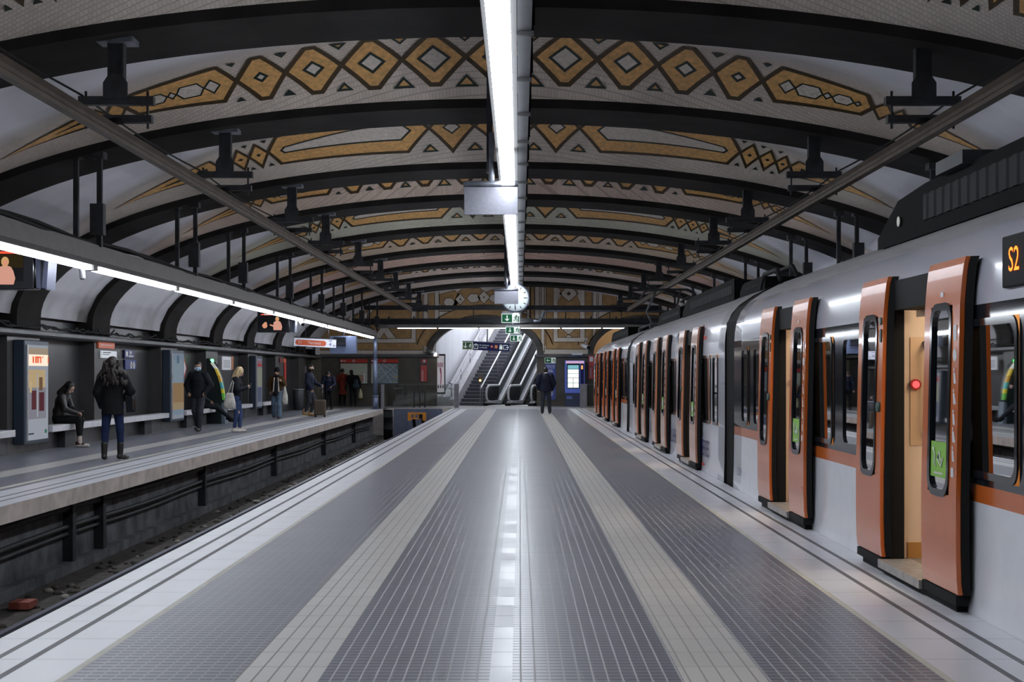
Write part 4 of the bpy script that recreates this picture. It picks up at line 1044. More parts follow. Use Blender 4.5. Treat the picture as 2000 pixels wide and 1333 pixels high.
            F.add([(lx(p[1]) + .004, *p) for p in o_] + [(lx(p[1]) - .008, *p) for p in o_] + [(lx(p[1]) - .008, *p) for p in n_] + [(lx(p[1]) + .02, *p) for p in n_],
                  [(a * n + k, a * n + (k + 1) % n, (a + 1) * n + (k + 1) % n, (a + 1) * n + k) for a in range(3) for k in range(n)], 0)
            # square hole corners behind the rounded frame
            F.build('leaf_window_frame', ['gloss_black'], leaf, True)
            F = MB(); F.poly([(lx(p[1]) + .012, *p) for p in n_]); F.build('leaf_pane', ['lglass'], leaf, True)
            if s < 0:
                F = MB(); F.quad(*[(lx(z) + .001, y, z) for y, z in ((wy1 - .06, .83), (wy0 + .07, .83), (wy0 + .07, 1.06), (wy1 - .06, 1.06))], 0)
                F.build('green_sticker', ['sticker'], leaf, True)
                F = MB(); xx = lx(.95) - .003; ym = (wy0 + wy1) / 2
                F.tube([(xx, ym + .11, 1.02), (xx, ym + .07, .97), (xx, ym + .09, .93), (xx, ym + .05, .90)], .006, 4); F.tube([(xx, ym + .02, .95), (xx, ym - .03, 1.0), (xx, ym - .06, .93), (xx, ym - .11, .96), (xx, ym - .07, .90), (xx, ym + .02, .95)], .005, 4); F.box(xx - .001, xx + .001, ym - .1, ym + .1, .85, .862)
                F.build('sticker_drawing', ['pict'], leaf, True)
                yq = ya + .085
                zs_ = [1.76, 1.62, 1.49, 1.36, 1.23, 1.12, 1.0, .88]
                for q, z in enumerate(zs_):
                    x = lx(z) - .002; F = MB()
                    if q == 0: F.box(x - .001, x, yq - .035, yq + .035, z - .05, z + .05)
                    elif q == 1: F.disc((x, yq, z), .042, (0, -1, 0), (0, 0, 1), 14)
                    elif q == 7: F.box(x - .001, x, yq - .03, yq + .03, z - .03, z + .03)
                    else:
                        F.disc((x, yq + .005, z + .035), .013, (0, -1, 0), (0, 0, 1), 8); F.poly([(x, yq + .02, z + .02), (x, yq - .015, z + .02), (x, yq - .035 - .01 * (q % 2), z - .05), (x, yq + .012, z - .05)])
                    F.build('pictogram', ['pict'], leaf, True)
                F = MB(); x = lx(2.0) ; F.box(2.742, 2.75, (ya + yb) / 2 - .03, (ya + yb) / 2 + .03, 2.0, 2.03); F.build('label_plate', ['pict'], leaf, True)
            else:
                F = MB(); F.cyl((lx(1.25) + .01, ya + .07, 1.25), (lx(1.25) - .02, ya + .07, 1.25), .04, 12); F.build('door_button', [K['dbtn']], leaf, True)
                F = MB(); F.cyl((lx(1.86) + .01, ya + .06, 1.9), (lx(1.86) - .012, ya + .06, 1.9), .03, 10); F.box(lx(1.7) - .006, lx(1.7), ya + .035, ya + .085, 1.74, 1.84); F.build('door_lamp', [K['dbtn']], leaf, True)
    return shell
K['recess'] = mat('handle recess', (0.62, 0.42, 0.25), 0.45)
K['btn'] = mat('red button rim', (0.35, 0.02, 0.02), 0.35); K['btn_lit'] = emis('red button lamp', (1, .10, .10), 1.6)
K['dbtn'] = mat('dark green button', (0.03, 0.07, 0.06), 0.3)
def bays(doors, y0, y1):
    w_ = []; edges = []
    D = sorted(doors)
    for a, b in zip(D[:-1], D[1:]):
        e0 = a + DH + LEAF - .06; e1 = b - DH - LEAF + .06; g = e1 - e0
        w_ += [(e0 - .12, e0 + g * .38), (e1 - g * .38, e1 + .10)]
    w_ += [(D[0] - DH - LEAF - .95, D[0] - DH - LEAF + .12), (y0 + .55, y0 + 1.15)]
    w_ += [(D[-1] + DH + LEAF + .1, D[-1] + DH + LEAF + .85), (D[-1] + DH + LEAF + 1.3, D[-1] + DH + LEAF + 1.85)]
    return w_
c1 = [5.75, 10.62, 15.59]; c2 = [24.36, 29.2, 33.8]; c3 = [42.9, 47.8, 52.6]
w1 = [(8.42, 9.45), (7.2, 8.02), (13.42, 14.42), (12.0, 13.0), (17.15, 17.95), (18.38, 18.92)]
car(1.6, 19.62, 'std', c1, w1)
w2 = [(22.0, 23.1), (21.2, 21.75), (26.9, 27.95), (25.75, 26.35), (31.4, 32.5), (30.5, 31.1), (35.3, 36.0), (36.5, 37.0)]
car(20.52, 38.2, 'ad', c2, w2)
w3 = [(40.0, 41.6), (39.45, 39.9), (45.6, 46.5), (44.2, 45.2), (50.4, 51.3), (49.1, 50.1), (54.1, 55.0)]
car(39.1, 56.5, 'std', c3, w3)
for ya, yb in ((19.62, 20.52), (38.2, 39.1)):
    b = MB(); n = 7; pf = [(2.86, -.4), (2.86, 2.2), (3.0, 2.42), (3.3, 2.62), (3.8, 2.76), (4.32, 2.79)]
    fp = [(8.64 - x, z) for x, z in pf][::-1]; full = pf + fp
    for k in range(n):
        y = ya + (yb - ya) * k / n; y2 = ya + (yb - ya) * (k + 1) / n; ym = (y + y2) / 2
        for (xa, za), (xb, zb) in zip(full[:-1], full[1:]):
            b.quad((xa, y, za), (xa, ym, za), (xb, ym, zb), (xb, y, zb)); 
            s = .05 * (1 if xa < 4.3 else -1)
            b.quad((xa + s, ym, za), (xa, y2, za), (xb, y2, zb), (xb + s, ym, zb))
    b.build('gangway_bellows', ['rubber'], train, True)
# red seats
def seat(x, y, sg):
    b = MB(); b.box(x, x + .46, y - .22, y + .22, .50, .58, 0)
    b.prism([(y + sg * .22, .58), (y + sg * .27, 1.24), (y + sg * .19, 1.28), (y + sg * .12, .58)], 'x', x, x + .46, 0)
    b.build('seat', ['seat_red'], train, True, bevel=.02)
for ys in ((13.0, 1), (13.75, -1), (8.2, 1), (8.9, -1), (18.0, 1), (26.2, 1), (27.2, -1)):
    for x in (2.98, 3.47): seat(x, ys[0], ys[1])
# destination displays
for yd, xx in ((8.45, 1979), (26.2, 1319)):
    b = MB(); X = 2.845; b.box(X - .03, X + .05, yd - .22, yd + .22, 2.0 if yd < 20 else 1.95, 2.30 if yd < 20 else 2.22, 0); d_ = b.build('destination_display', ['rubber'], train, True, bevel=.01)
    b = MB(); b.text('S2' if yd < 20 else '1', .20, (X - .034, yd, 2.15 if yd < 20 else 2.07), ux=(0, -1, 0), uy=(0, 0, 1)); b.build('led_digits', ['led'], d_, True)
# lettering
b = MB(); b.text('123.09', .15, (2.80, 18.95, .25), ux=(0, -1, 0)); b.build('car_number', ['navy'], train, True)
b = MB()
b.text('LLIBRERIES', .36, (2.818, 22.95, .36), ux=(0, -1, 0)); b.text('LLIBRERIES', .36, (2.818, 26.9, .36), ux=(0, -1, 0)); b.text('LLIBRERIES', .36, (2.818, 31.4, .36), ux=(0, -1, 0))
b.build('side_lettering', ['navy'], train, True)
b = MB()
for y, z, h, l in ((22.95, 2.03, .05, .35), (23.05, 2.10, .16, .06), (23.0, .10, .03, .30), (22.5, -.06, .02, .30), (22.9, -.28, .03, .30), (26.6, 1.9, .05, .3), (31.3, 1.9, .06, .3)):
    x = prof_x(z) - .004; b.box(x - .003, x + .01, y - l, y, z, z + h)
b.build('red_marks', ['red'], train, True)
b = MB()
for y in (26.85, 31.6, 37.9): b.quad((2.832, y, 1.86), (2.832, y + .25, 1.86), (2.86, y + .25, 2.2), (2.86, y, 2.2))
b.build('blue_mark', [mat('blue mark', (.06, .09, .2), .3)], train, True)
# roof gear
K['roofblack'] = mat('black roof gear', (.0022, .0023, .0025), .8, spec=.08)
def roofbox(y0, y1, z1, x0=3.3, ch=1.2, x1=5.3, zb=2.66, name='roof_unit'):
    b = MB(); b.prism([(y0, zb), (y0, z1), (y1 - ch, z1), (y1 - ch * .45, z1 - (z1 - zb) * .12), (y1, zb + .08), (y1, zb)], 'x', x0, x1, 0)
    r_ = b.build(name, ['roofblack'], train, True, bevel=.015)
    b = MB(); k = y0 + .2; L = []
    while k < y1 - ch - .1: L += [(x0 - .004, k), (x0 - .016, k + .03), (x0 - .016, k + .12), (x0 - .004, k + .15)]; k += .22
    n = len(L)
    if n: b.add([(a, y, zb + .1) for a, y in L] + [(a, y, z1 - .08) for a, y in L], [(q, q + 1, n + q + 1, n + q) for q in range(n - 1)])
    b.build('louvres', ['rubber'], r_, True)
    return r_
roofbox(9.2, 13.75, 3.05, 3.32, 1.6)
roofbox(4.0, 9.1, 3.13, 3.32, .4)
b = MB(); b.cyl((3.31, 12.95, 2.83), (3.30, 12.95, 2.83), .045, 14); b.build('roof_marker', ['cream_line'], train, True)
b = MB(); b.box(3.25, 3.5, 10.9, 11.6, 3.05, 3.15); b.build('roof_vent', ['iron'], train, True)
roofbox(23.2, 30.5, 2.98, 3.35, 1.4); roofbox(20.6, 22.9, 2.86, 3.4, .5)
roofbox(31.5, 36.5, 2.93, 3.4, 1.0); roofbox(46.5, 55.0, 2.98, 3.4, 1.5)
b = MB(); b.tube([(3.4, 19.3, 2.70), (3.4, 19.6, 2.88), (3.4, 20.6, 2.88), (3.4, 20.9, 2.70)], .035, 8); b.tube([(3.6, 19.2, 2.75), (3.6, 19.6, 2.93), (3.6, 20.6, 2.93), (3.6, 20.9, 2.75)], .03, 8); b.build('roof_cable', ['rubber'], train, True)
# pantograph
pn = MB(); 
for x in (3.75, 4.95):
    pn.tube([(x, 42.0, 2.92), (x + (.15 if x < 4.3 else -.15), 45.6, 3.42), (4.37 + (x - 4.37) * .6, 43.6, 3.95)], .035, 6)
    pn.tube([(x, 46.4, 2.92), (x, 42.0, 2.92)], .04, 6)
pn.tube([(3.75, 42.0, 2.92), (4.95, 42.0, 2.92)], .05, 6); pn.tube([(3.9, 45.6, 3.42), (4.8, 45.6, 3.42)], .04, 6)
for y in (43.4, 43.8): pn.tube([(3.55, y, 3.72), (3.65, y, 3.90), (3.85, y, 3.98), (4.9, y, 3.98), (5.1, y, 3.90), (5.2, y, 3.72)], .028, 6)
for x, y in ((3.75, 42.2), (4.95, 42.2), (3.75, 46.2), (4.95, 46.2)): pn.cyl((x, y, 2.7), (x, y, 2.92), .07, 8)
pn.build('pantograph', ['iron'], train, True)
pn = MB()
for x in (3.75, 4.95):
    pn.tube([(x, 33.0, 2.95), (x, 37.2, 3.05)], .035, 6); pn.tube([(x, 37.2, 3.05), (4.37 + (x - 4.37) * .6, 33.2, 3.2)], .03, 6)
pn.tube([(3.6, 33.2, 3.1), (3.75, 33.2, 3.22), (5.0, 33.2, 3.22), (5.15, 33.2, 3.1)], .03, 6)
pn.build('folded_pantograph', ['iron'], train, True)
# rails
for x, lab in ((-5.09, 'bluish steel rail nearest the left platform wall'), (-3.65, 'steel rail next to the island platform in the left pit'), (3.65, 'steel rail under the train on the island side'), (5.09, 'steel rail under the far side of the train')):
    b = MB(); b.prism([(x - .07, -1.22), (x + .07, -1.22), (x + .012, -1.16), (x + .012, -1.09), (x + .036, -1.075), (x + .036, -1.04), (x - .036, -1.04), (x - .036, -1.075), (x - .012, -1.09), (x - .012, -1.16)], 'y', Y0, 63.5)
    o = b.build('rail', ['rail']); tag(o, lab, 'rail')
# ---------------------------------------------------------------- staircase, escalators and the stair hall
TH = R(16.5); U = Vector((math.sin(TH), math.cos(TH), 0)); V = Vector((math.cos(TH), -math.sin(TH), 0)); O = Vector((-3.95, 70.0, 0))
MT = Matrix(((V.x, U.x, 0, O.x), (V.y, U.y, 0, O.y), (0, 0, 1, 0), (0, 0, 0, 1)))   # local (v, u, z)
def lb():
    b = MB(); b.T = MT; return b
K['tile_white'] = tile_mat('white glazed tile', (0.62, 0.63, 0.68), (0.5, 0.5, 0.54), (0.5, 0.5, 0.54), 0.3, 0.008, 5.0, 0.0, rough=0.18, var=0.05)
K['hall_lamp'] = emis('stair hall lamp', (.92, .95, 1), 32)
b = lb(); b.box(-.45, -.17, .5, 17, 0, 9, 0); b.box(-.3, 9.5, 16, 16.2, 0, 9, 0)
struct('wall_stairs', b, ['tile_white'], 'white tiled wall beside the staircase', 'wall')
b = lb(); b.box(4.85, 5.0, 2.2, 17, 0, 9, 0)
struct('wall_stairs_right', b, [mat('stair hall side wall', (.30, .30, .32), .5)], 'side wall right of the escalators', 'wall')
b = lb(); b.box(-.3, 9.5, -.1, 17, 7.4, 7.6, 0)
struct('ceiling_stairs', b, ['white'], 'white ceiling of the stair hall', 'ceiling')
b = MB(); b.box(-4.2, 1.2, 70.2, 70.3, 4.05, 7.6, 0); struct('wall_stairs_front', b, ['white'], 'wall above the arch inside the stair hall', 'wall')
t = thing('stair_hall_light', 'bright lamp strip on the stair hall ceiling', 'light', MT @ Vector((2.2, 5, 7.35)))
b = lb(); b.box(1.2, 1.6, 1.0, 12, 7.25, 7.38); b.box(3.6, 3.9, 2.4, 12, 7.25, 7.38); b.build('lamp_strip', ['hall_lamp'], t, True)
SL = .577
K['step'] = mat('dark stair stone', (.075, .078, .095), .38, var=.2)
K['nosing'] = mat('stair nosing', (.32, .32, .36), .5)
b = lb(); u0 = .75
for k in range(26):
    u = u0 + k * .295; z = (k + 1) * .17
    b.box(.92, 2.12, u, u + .32, max(0, z - .5), z, 0); b.box(.92, 2.12, u - .006, u + .02, z - .025, z + .002, 1)
b.box(.92, 2.12, u0 + 26 * .295, 15.9, 4.2, 4.42, 0)
struct('stairs', b, ['step', 'nosing'], 'dark stone staircase with pale nosings rising behind the arch', 'stairs')
K['marble'] = mat('pale marble ramp', (.34, .34, .36), .3, var=.12)
b = lb(); b.prism([(.25, 0), (.25, .42), (.9, .42), (8.6, .42 + 7.7 * SL), (15, .42 + 7.7 * SL), (15, 0)], 'x', .0, .62, 0)
b.prism([(.25, 0), (.25, .30), (.75, .62), (8.6, .62 + 7.85 * SL), (15, .62 + 7.85 * SL), (15, 0)], 'x', .62, .92, 0)
o = b.build('stair_parapet', ['marble']); tag(o, 'pale stone sloping parapet between the staircase and the white tiled wall', 'parapet', kind='structure')
t = thing('stair_handrail', 'double steel handrail along the sloping parapet left of the staircase', 'handrail', MT @ Vector((.4, .8, .5)))
for dz, vv in ((.38, .5), (.62, .5)):
    b = lb(); b.tube([(vv, .45, .45 + dz), (vv, .9, .42 + dz), (vv, 8.4, .42 + 7.5 * SL + dz), (vv, 11, .42 + 7.5 * SL + dz)], .028, 8); b.build('rail', ['steel'], t, True)
for u in np.arange(.8, 8.4, 1.4):
    b = lb(); z = .42 + max(0, u - .9) * SL; b.cyl((.5, u, z), (.5, u, z + .62), .02, 6); b.build('post', ['steel'], t, True)
t = thing('stair_handrail', 'white handrail with posts in front of the left escalator', 'handrail', MT @ Vector((2.2, .8, 0)))
b = lb(); b.tube([(2.05, .45, .78), (2.05, .7, .92), (2.05, 8.3, .92 + 7.6 * SL)], .035, 8); b.build('rail', ['white'], t, True)
for u in (.8, 3.2, 5.6): b = lb(); b.cyl((2.05, u, max(0, (u - .7) * SL)), (2.05, u, (u - .7) * SL + .9), .025, 6); b.build('post', ['steel'], t, True)
K['esc_panel'] = mat('dark escalator panel', (.020, .023, .026), .15, spec=.6)
K['esc_glass'] = mat('grey escalator balustrade', (.17, .19, .21), .15, metal=.4)
K['esc_skirt'] = mat('pale escalator skirting', (.60, .61, .64), .3, metal=.3)
K['esc_belt'] = mat('grey handrail belt', (.45, .46, .48), .45)
def escalator(v0, v1, label, sides):
    t = thing('escalator', label, 'escalator', MT @ Vector(((v0 + v1) / 2, 1.2, 0)))
    ub = 2.6; ut = 9.6; zt = (ut - ub) * SL
    def top(h): return [(.62, h * .55), (.72, h * .85), (.95, h), (ub, h), (ut, h + zt), (ut + 3, h + zt)]
    for v in sides:
        P = top(.92)
        b = lb(); b.prism([(.75, .22)] + P[1:] + [(ut + 3, .2 + zt), (ut, .2 + zt), (ub, .22)], 'x', v - .02, v + .02, 0)
        bal = b.build('balustrade', ['esc_glass'], t, True)
        b = lb(); b.prism([(.78, .24), (.78, .78), (.95, .88), (ub - .1, .88), (ub - .1, .24)], 'x', v - .03, v + .03, 0); b.build('newel_panel', ['esc_panel'], bal, True)
        b = lb(); b.tube([(v, 1.2, .20), (v, .85, .22), (v, .66, .36), (v, .60, .56), (v, .68, .80), (v, .95, .95), (v, ub, .95), (v, ut, .95 + zt), (v, ut + 3, .95 + zt)], .055, 8); b.build('handrail_belt', ['esc_belt'], bal, True)
        b = lb(); b.prism([(.8, .04), (.8, .22), (ub, .24), (ut, .26 + zt), (ut, .02 + zt), (ub, .02)], 'x', v - .12, v + .12, 0); b.build('skirting', ['esc_skirt'], bal, True)
        b = lb(); b.prism([(.55, 0), (.55, .12), (.85, .14), (ub, .06), (ut, zt), (ut, zt - .5), (ub + .8, 0)], 'x', v - .14, v + .14, 0); b.build('plinth', ['black'], bal, True)
    for k in range(22):
        b = lb(); u = ub - .8 + k * .36; z = max(0.02, (u - ub + .2) * SL); b.box(v0 + .13, v1 - .13, u, u + .38, z - .4, z, 0); b.build('step', [K['esc_step']], t, True)
    b = lb(); b.box(v0 + .12, v1 - .12, .4, ub - .7, .0, .025, 0); b.build('comb_plate', ['esc_skirt'], t, True)
    return t
K['esc_step'] = mat('black escalator step', (.055, .056, .062), .4, metal=.3)
escalator(2.30, 3.38, 'left escalator with pale handrails next to the staircase', (2.30, 3.38))
escalator(3.42, 4.50, 'right escalator behind the standing man, partly cut off by the brown pier', (4.50,))
# signal post in front of the stairs
p = at(938, 789, 69.2)
t = thing('signal_post', 'slim steel post with an orange lit signal head in front of the staircase', 'signal post', (p[0], 69.2, 0))
b = MB(); b.cyl((0, 0, 0), (0, 0, 1.1), .03, 10); b.build('post', ['steel'], t)
b = MB(); b.box(-.08, .08, -.05, .08, 1.1, 1.48); b.box(.08, .14, -.02, .08, 1.2, 1.48); b.build('head', [mat('signal head', (.12, .10, .08), .5)], t)
b = MB(); b.disc((0, -.055, 1.20), .05, (1, 0, 0), (0, 0, 1), 12); b.build('lit_lamp', [emis('amber lamp', (1, .55, .15), 5)], t)
b = MB(); b.disc((0, -.055, 1.37), .05, (1, 0, 0), (0, 0, 1), 12); b.build('dark_lamp', [mat('signal lens', (.25, .1, .05), .3)], t)

# ---------------------------------------------------------------- end wall fittings
YW = YB - .05
def wallbox(name, label, cat, x0, y0, x1, y1, depth, m, parts=(), group=None, Y=YW):
    a = at(x0, y0, Y); c = at(x1, y1, Y)
    t = thing(name, label, cat, ((a[0] + c[0]) / 2, Y, c[2]), group=group)
    b = MB(); b.box(a[0], c[0], Y - depth, Y, c[2], a[2]); b.build(parts[0] if parts else 'panel', [m], t, True)
    return t, a, c
def rectp(t, nm, x0, y0, x1, y1, Y, m, d=.004):
    a = at(x0, y0, Y); c = at(x1, y1, Y); b = MB(); b.box(a[0], c[0], Y - d, Y, c[2], a[2]); return b.build(nm, [m], t, True)
K['map_pale'] = mat('pale map paper', (.50, .52, .42), .4, var=.06, scale=4)
K['map_blue'] = mat('street map', (.24, .30, .34), .4, var=.25, scale=6)
K['map_line'] = mat('map street', (.55, .58, .60), .4); K['map_yellow'] = mat('map yellow', (.50, .42, .12), .4); K['redhead'] = mat('red header', (.55, .04, .02), .4)
for x0, lab, kind in ((664.5, 'pale network map poster under a red header, behind the person in the red coat', 0), (724.5, 'street map poster under a red header, right of the pole', 1)):
    x1 = x0 + 53.5
    t, a, c = wallbox('map_poster', lab, 'map', x0, 702, x1, 750.5, .05, 'black', ('back_board',))
    rectp(t, 'red_header', x0, 702, x1, 709, YW - .05, 'redhead', .02)
    pa = rectp(t, 'sheet', x0 + .5, 710.5, x1 - .5, 749.5, YW - .05, 'map_pale' if kind == 0 else 'map_blue')
    b = MB(); b.disc((at((x0 + x1) / 2, 705.5, 1)[0] * YW, YW - .075, at(0, 705.5, YW)[2]), .06, (1, 0, 0), (0, 0, 1), 14, 0, .04); q = at(x0 + 3, 705.5, YW); b.box(q[0] - .04, q[0] + .04, YW - .075, YW - .07, q[2] - .03, q[2] + .03); b.box(q[0] + .08, q[0] + .2, YW - .075, YW - .07, q[2] - .025, q[2] + .005); b.build('header_symbols', ['white'], t, True)
    if kind == 0:
        b = MB()
        for (q0, q1, r0, r1, mi) in ((36, 46, 732, 749, 0), (46, 48.5, 730, 749, 2), (36, 46, 734, 736.5, 1), (36, 46, 739, 742, 1), (36, 46, 744, 745.5, 1)):
            u = at(x0 + q0, r0, YW); v_ = at(x0 + q1, r1, YW); b.box(u[0], v_[0], YW - .062 - mi * .002, YW - .055, v_[2], u[2], mi)
        b.build('map_inset', [mat('inset grey', (.4, .38, .36), .5), mat('inset orange', (.45, .17, .05), .5), 'white'], pa, True)
    else:
        random.seed(3); b = MB(); L0 = at(x0 + 8, 711, YW); L1 = at(x1 - 1, 749, YW)
        def ln(p, q, w_, mi):
            p = Vector((p[0], YW - .058 - .001 * mi, p[1])); q = Vector((q[0], YW - .058 - .001 * mi, q[1])); d = (q - p).normalized(); n_ = Vector((-d.z, 0, d.x)) * w_
            b.quad(p - n_, q - n_, q + n_, p + n_, mi)
        W = L1[0] - L0[0]; H = L0[2] - L1[2]
        for (u0_, v0_, u1_, v1_, w_) in ((0, .3, .35, 1, .016), (0, .62, .22, 1, .01), (.15, 1, .75, 0, .02), (.35, 1, 1, .35, .012), (.62, 1, 1, .62, .012), (0, .55, .55, .55, .012), (.1, .1, .9, .95, .014), (0, .0, .45, .5, .008), (.45, .5, .6, .95, .008), (.3, 0, .75, .5, .008), (.55, 0, .95, .5, .008), (.85, 0, .8, .4, .008), (0, .8, .4, .7, .008), (.5, .62, 1, .2, .01), (.2, .45, .5, 0, .007)):
            ln((L0[0] + u0_ * W, L1[2] + v0_ * H), (L0[0] + u1_ * W, L1[2] + v1_ * H), w_, 0)
        for u0_, v0_, r_ in ((.95, .3, .07), (.86, .05, .05), (.9, .78, .03), (.1, .1, .03)): b.box(L0[0] + u0_ * W - r_, L0[0] + min(1, u0_ + .05) * W, YW - .064, YW - .060, L1[2] + v0_ * H, L1[2] + v0_ * H + r_, 1)
        b.build('streets', ['map_line', 'map_yellow'], pa, True)
        rectp(t, 'legend_strip', x0 + .5, 710.5, x0 + 6, 749.5, YW - .058, 'map_pale')
t, a, c = wallbox('fire_cabinet', 'tall red fire hose cabinet on the brown wall left of the stairs', 'cabinet', 822, 714.5, 834, 745.5, .22, 'pink_red', ('cabinet_body',))
b = MB(); b.text('INCENDIS', .11, (a[0] + .10, YW - .225, c[2] + .26), ux=(0, 0, 1), uy=(-1, 0, 0)); b.build('lettering', ['white'], t, True)
t, a, c = wallbox('fire_sign', 'small red fire sign above the fire hose cabinet', 'sign', 823, 702, 834, 709.5, .02, 'pink_red')
b = MB(); x = (a[0] + c[0]) / 2; b.box(x - .04, x + .05, YW - .026, YW - .02, c[2] + .03, a[2] - .03); b.build('pictogram', ['white'], t, True)
# advertisement light box in the stair arch
Ya = 70.4; a = at(851.5, 692, Ya); c = at(869.5, 770, Ya)
t = thing('advertising_lightbox', 'tall narrow advertising light box with red lettering beside the staircase', 'light box', ((a[0] + c[0]) / 2, Ya, c[2]))
b = MB(); b.box(a[0], c[0], Ya - .02, Ya + .25, c[2], a[2]); b.build('case', ['black'], t, True)
b = MB(); b.box(a[0] + .04, c[0] - .04, Ya - .03, Ya - .02, c[2] + .08, a[2] - .08); b.build('poster', [mat('grey poster', (.45, .43, .46), .4, emit=(.6, .57, .62), es=.35)], t, True)
b = MB(); xm = (a[0] + c[0]) / 2; H = a[2] - c[2]
for k in range(5): b.box(xm - .13 + k * .055, xm - .10 + k * .055, Ya - .036, Ya - .03, c[2] + H * .67, c[2] + H * (.77 if k % 2 else .79))
b.prism([(xm - .05, c[2] + H * .64), (xm + .02, c[2] + H * .66), (xm + .05, c[2] + H * .5), (xm + .03, c[2] + H * .22), (xm - .01, c[2] + H * .24), (xm + .01, c[2] + H * .48)], 'y', Ya - .036, Ya - .03)
b.build('red_print', [mat('poster red', (.45, .04, .12), .4)], t, True)
b = MB()
for k in range(3): b.box(xm - .13 + k * .11, xm - .08 + k * .11, Ya - .036, Ya - .03, c[2] + H * .15, c[2] + H * .21)
b.build('dark_print', ['black'], t, True)
# vending machine
Yv = 68.6; a = at(1104, 704.5, Yv); c = at(1142, 794, Yv); wd = c[0] - a[0]
t = thing('vending_machine', 'blue ticket vending machine with a bright screen on the brown pier', 'vending machine', ((a[0] + c[0]) / 2, Yv, 0))
K['vm_blue'] = mat('machine blue', (.10, .15, .50), .35, emit=(.08, .13, .6), es=.16); K['vm_dark'] = mat('machine dark base', (.03, .04, .09), .4)
b = MB(); b.box(a[0], c[0], Yv, YW, .62, a[2]); b.build('cabinet', ['vm_blue'], t, True, bevel=.015)
b = MB(); b.box(a[0], a[0] + wd * .8, Yv + .02, YW, 0, .62); b.build('base', ['vm_dark'], t, True)
b = MB(); b.box(a[0] + .03, c[0] - .03, Yv - .012, Yv, a[2] - .14, a[2] - .02, 0); b.build('lit_header', [emis('lit machine header', (.75, .50, .75), .75)], t, True)
b = MB(); x0 = a[0] + wd * .12; x1 = a[0] + wd * .70; z0 = .86; z1 = 1.92; b.box(x0 - .03, x1 + .03, Yv - .015, Yv, z0 - .03, z1 + .06, 0); fr = b.build('screen_frame', ['gloss_black'], t, True)
b = MB(); zz = [z0, z0 + .22, z0 + .46, z0 + .66, z0 + .86, z1]
for q, (e0, e1) in enumerate(zip(zz[:-1], zz[1:])):
    if q < 2:
        xm = (x0 + x1) / 2; b.box(x0 + .01, xm - .01, Yv - .02, Yv - .015, e0 + .01, e1 - .01, 0); b.box(xm + .01, x1 - .01, Yv - .02, Yv - .015, e0 + .01, e1 - .01, 0)
    else: b.box(x0 + .01, x1 - .01, Yv - .02, Yv - .015, e0 + .01, e1 - .01, 0 if q < 4 else 1)
b.build('lit_screen', [emis('machine screen', (.85, .95, .9), 1.4), emis('machine screen blue', (.25, .6, .7), .8)], fr, True)
b = MB(); x2 = a[0] + wd * .78; b.box(x2, c[0] - .04, Yv - .01, Yv, 1.0, 2.0, 0); b.box(x2 + .03, c[0] - .08, Yv - .014, Yv - .01, 1.72, 1.9, 1); b.build('payment_panel', ['navy', emis('payment lamp', (.9, .45, .15), 1.0)], t, True)
b = MB(); b.box(a[0] + wd * .08, a[0] + wd * .36, Yv - .006, Yv + .02, .34, .48); b.build('delivery_slot', [mat('slot blue', (.12, .16, .42), .4)], t, True)
b = MB(); b.text('Bitllets', .12, ((x0 + x1) / 2, Yv - .012, z1 + .13)); b.build('header_text', ['white'], t, True) if False else None
# information panel Atencio
a = at(1065.5, 711, YW); c = at(1085, 781, YW)
t = thing('notice_panel', 'tall blue notice panel headed Atencio on the brown pier behind the standing man', 'notice', ((a[0] + c[0]) / 2, YW, c[2]))
b = MB(); b.box(a[0], c[0], YW - .03, YW, c[2], a[2]); b.build('blue_board', [mat('notice blue', (.06, .085, .33), .4)], t, True)
b = MB(); xm = (a[0] + c[0]) / 2; b.text('Atenció', .125, (xm, YW - .034, a[2] - .10)); b.box(a[0] + .03, c[0] - .03, YW - .034, YW - .03, a[2] - .20, a[2] - .185)
random.seed(5); z = a[2] - .28
while z > c[2] + .12:
    b.box(a[0] + .10, a[0] + .2 + random.random() * .2, YW - .034, YW - .03, z - .03, z); z -= .075 if random.random() < .8 else .17
b.build('white_text', ['white'], t, True)
# red fire sign right of the machine, roller shutter at the far left corner
t, a, c = wallbox('fire_cabinet', 'red fire cabinet on the end wall beside the front of the train', 'cabinet', 1149, 695, 1160, 741, .18, 'pink_red', ('cabinet_body',))
b = MB(); b.text('INCENDIS', .1, ((a[0] + c[0]) / 2 - .02, YW - .184, c[2] + .3), ux=(0, 0, 1), uy=(-1, 0, 0)); b.box(a[0] + .05, c[0] - .05, YW - .184, YW - .18, a[2] - .28, a[2] - .06); b.build('lettering', ['white'], t, True)
t, a, c = wallbox('roller_shutter', 'tan slatted roller shutter in the far left corner behind the man with the suitcase', 'shutter', 607, 701, 628, 793, .04, mat('tan shutter', (.15, .125, .085), .5), ('frame',))
for k in range(14):
    z = .15 + k * .15; b = MB(); b.box(a[0] + .03, c[0] - .03, YW - .06, YW - .03, z, z + .12); b.build('slat', [K['shut']] if 'shut' in K else [K.setdefault('shut', mat('shutter slat', (.19, .16, .11), .5))], t, True)

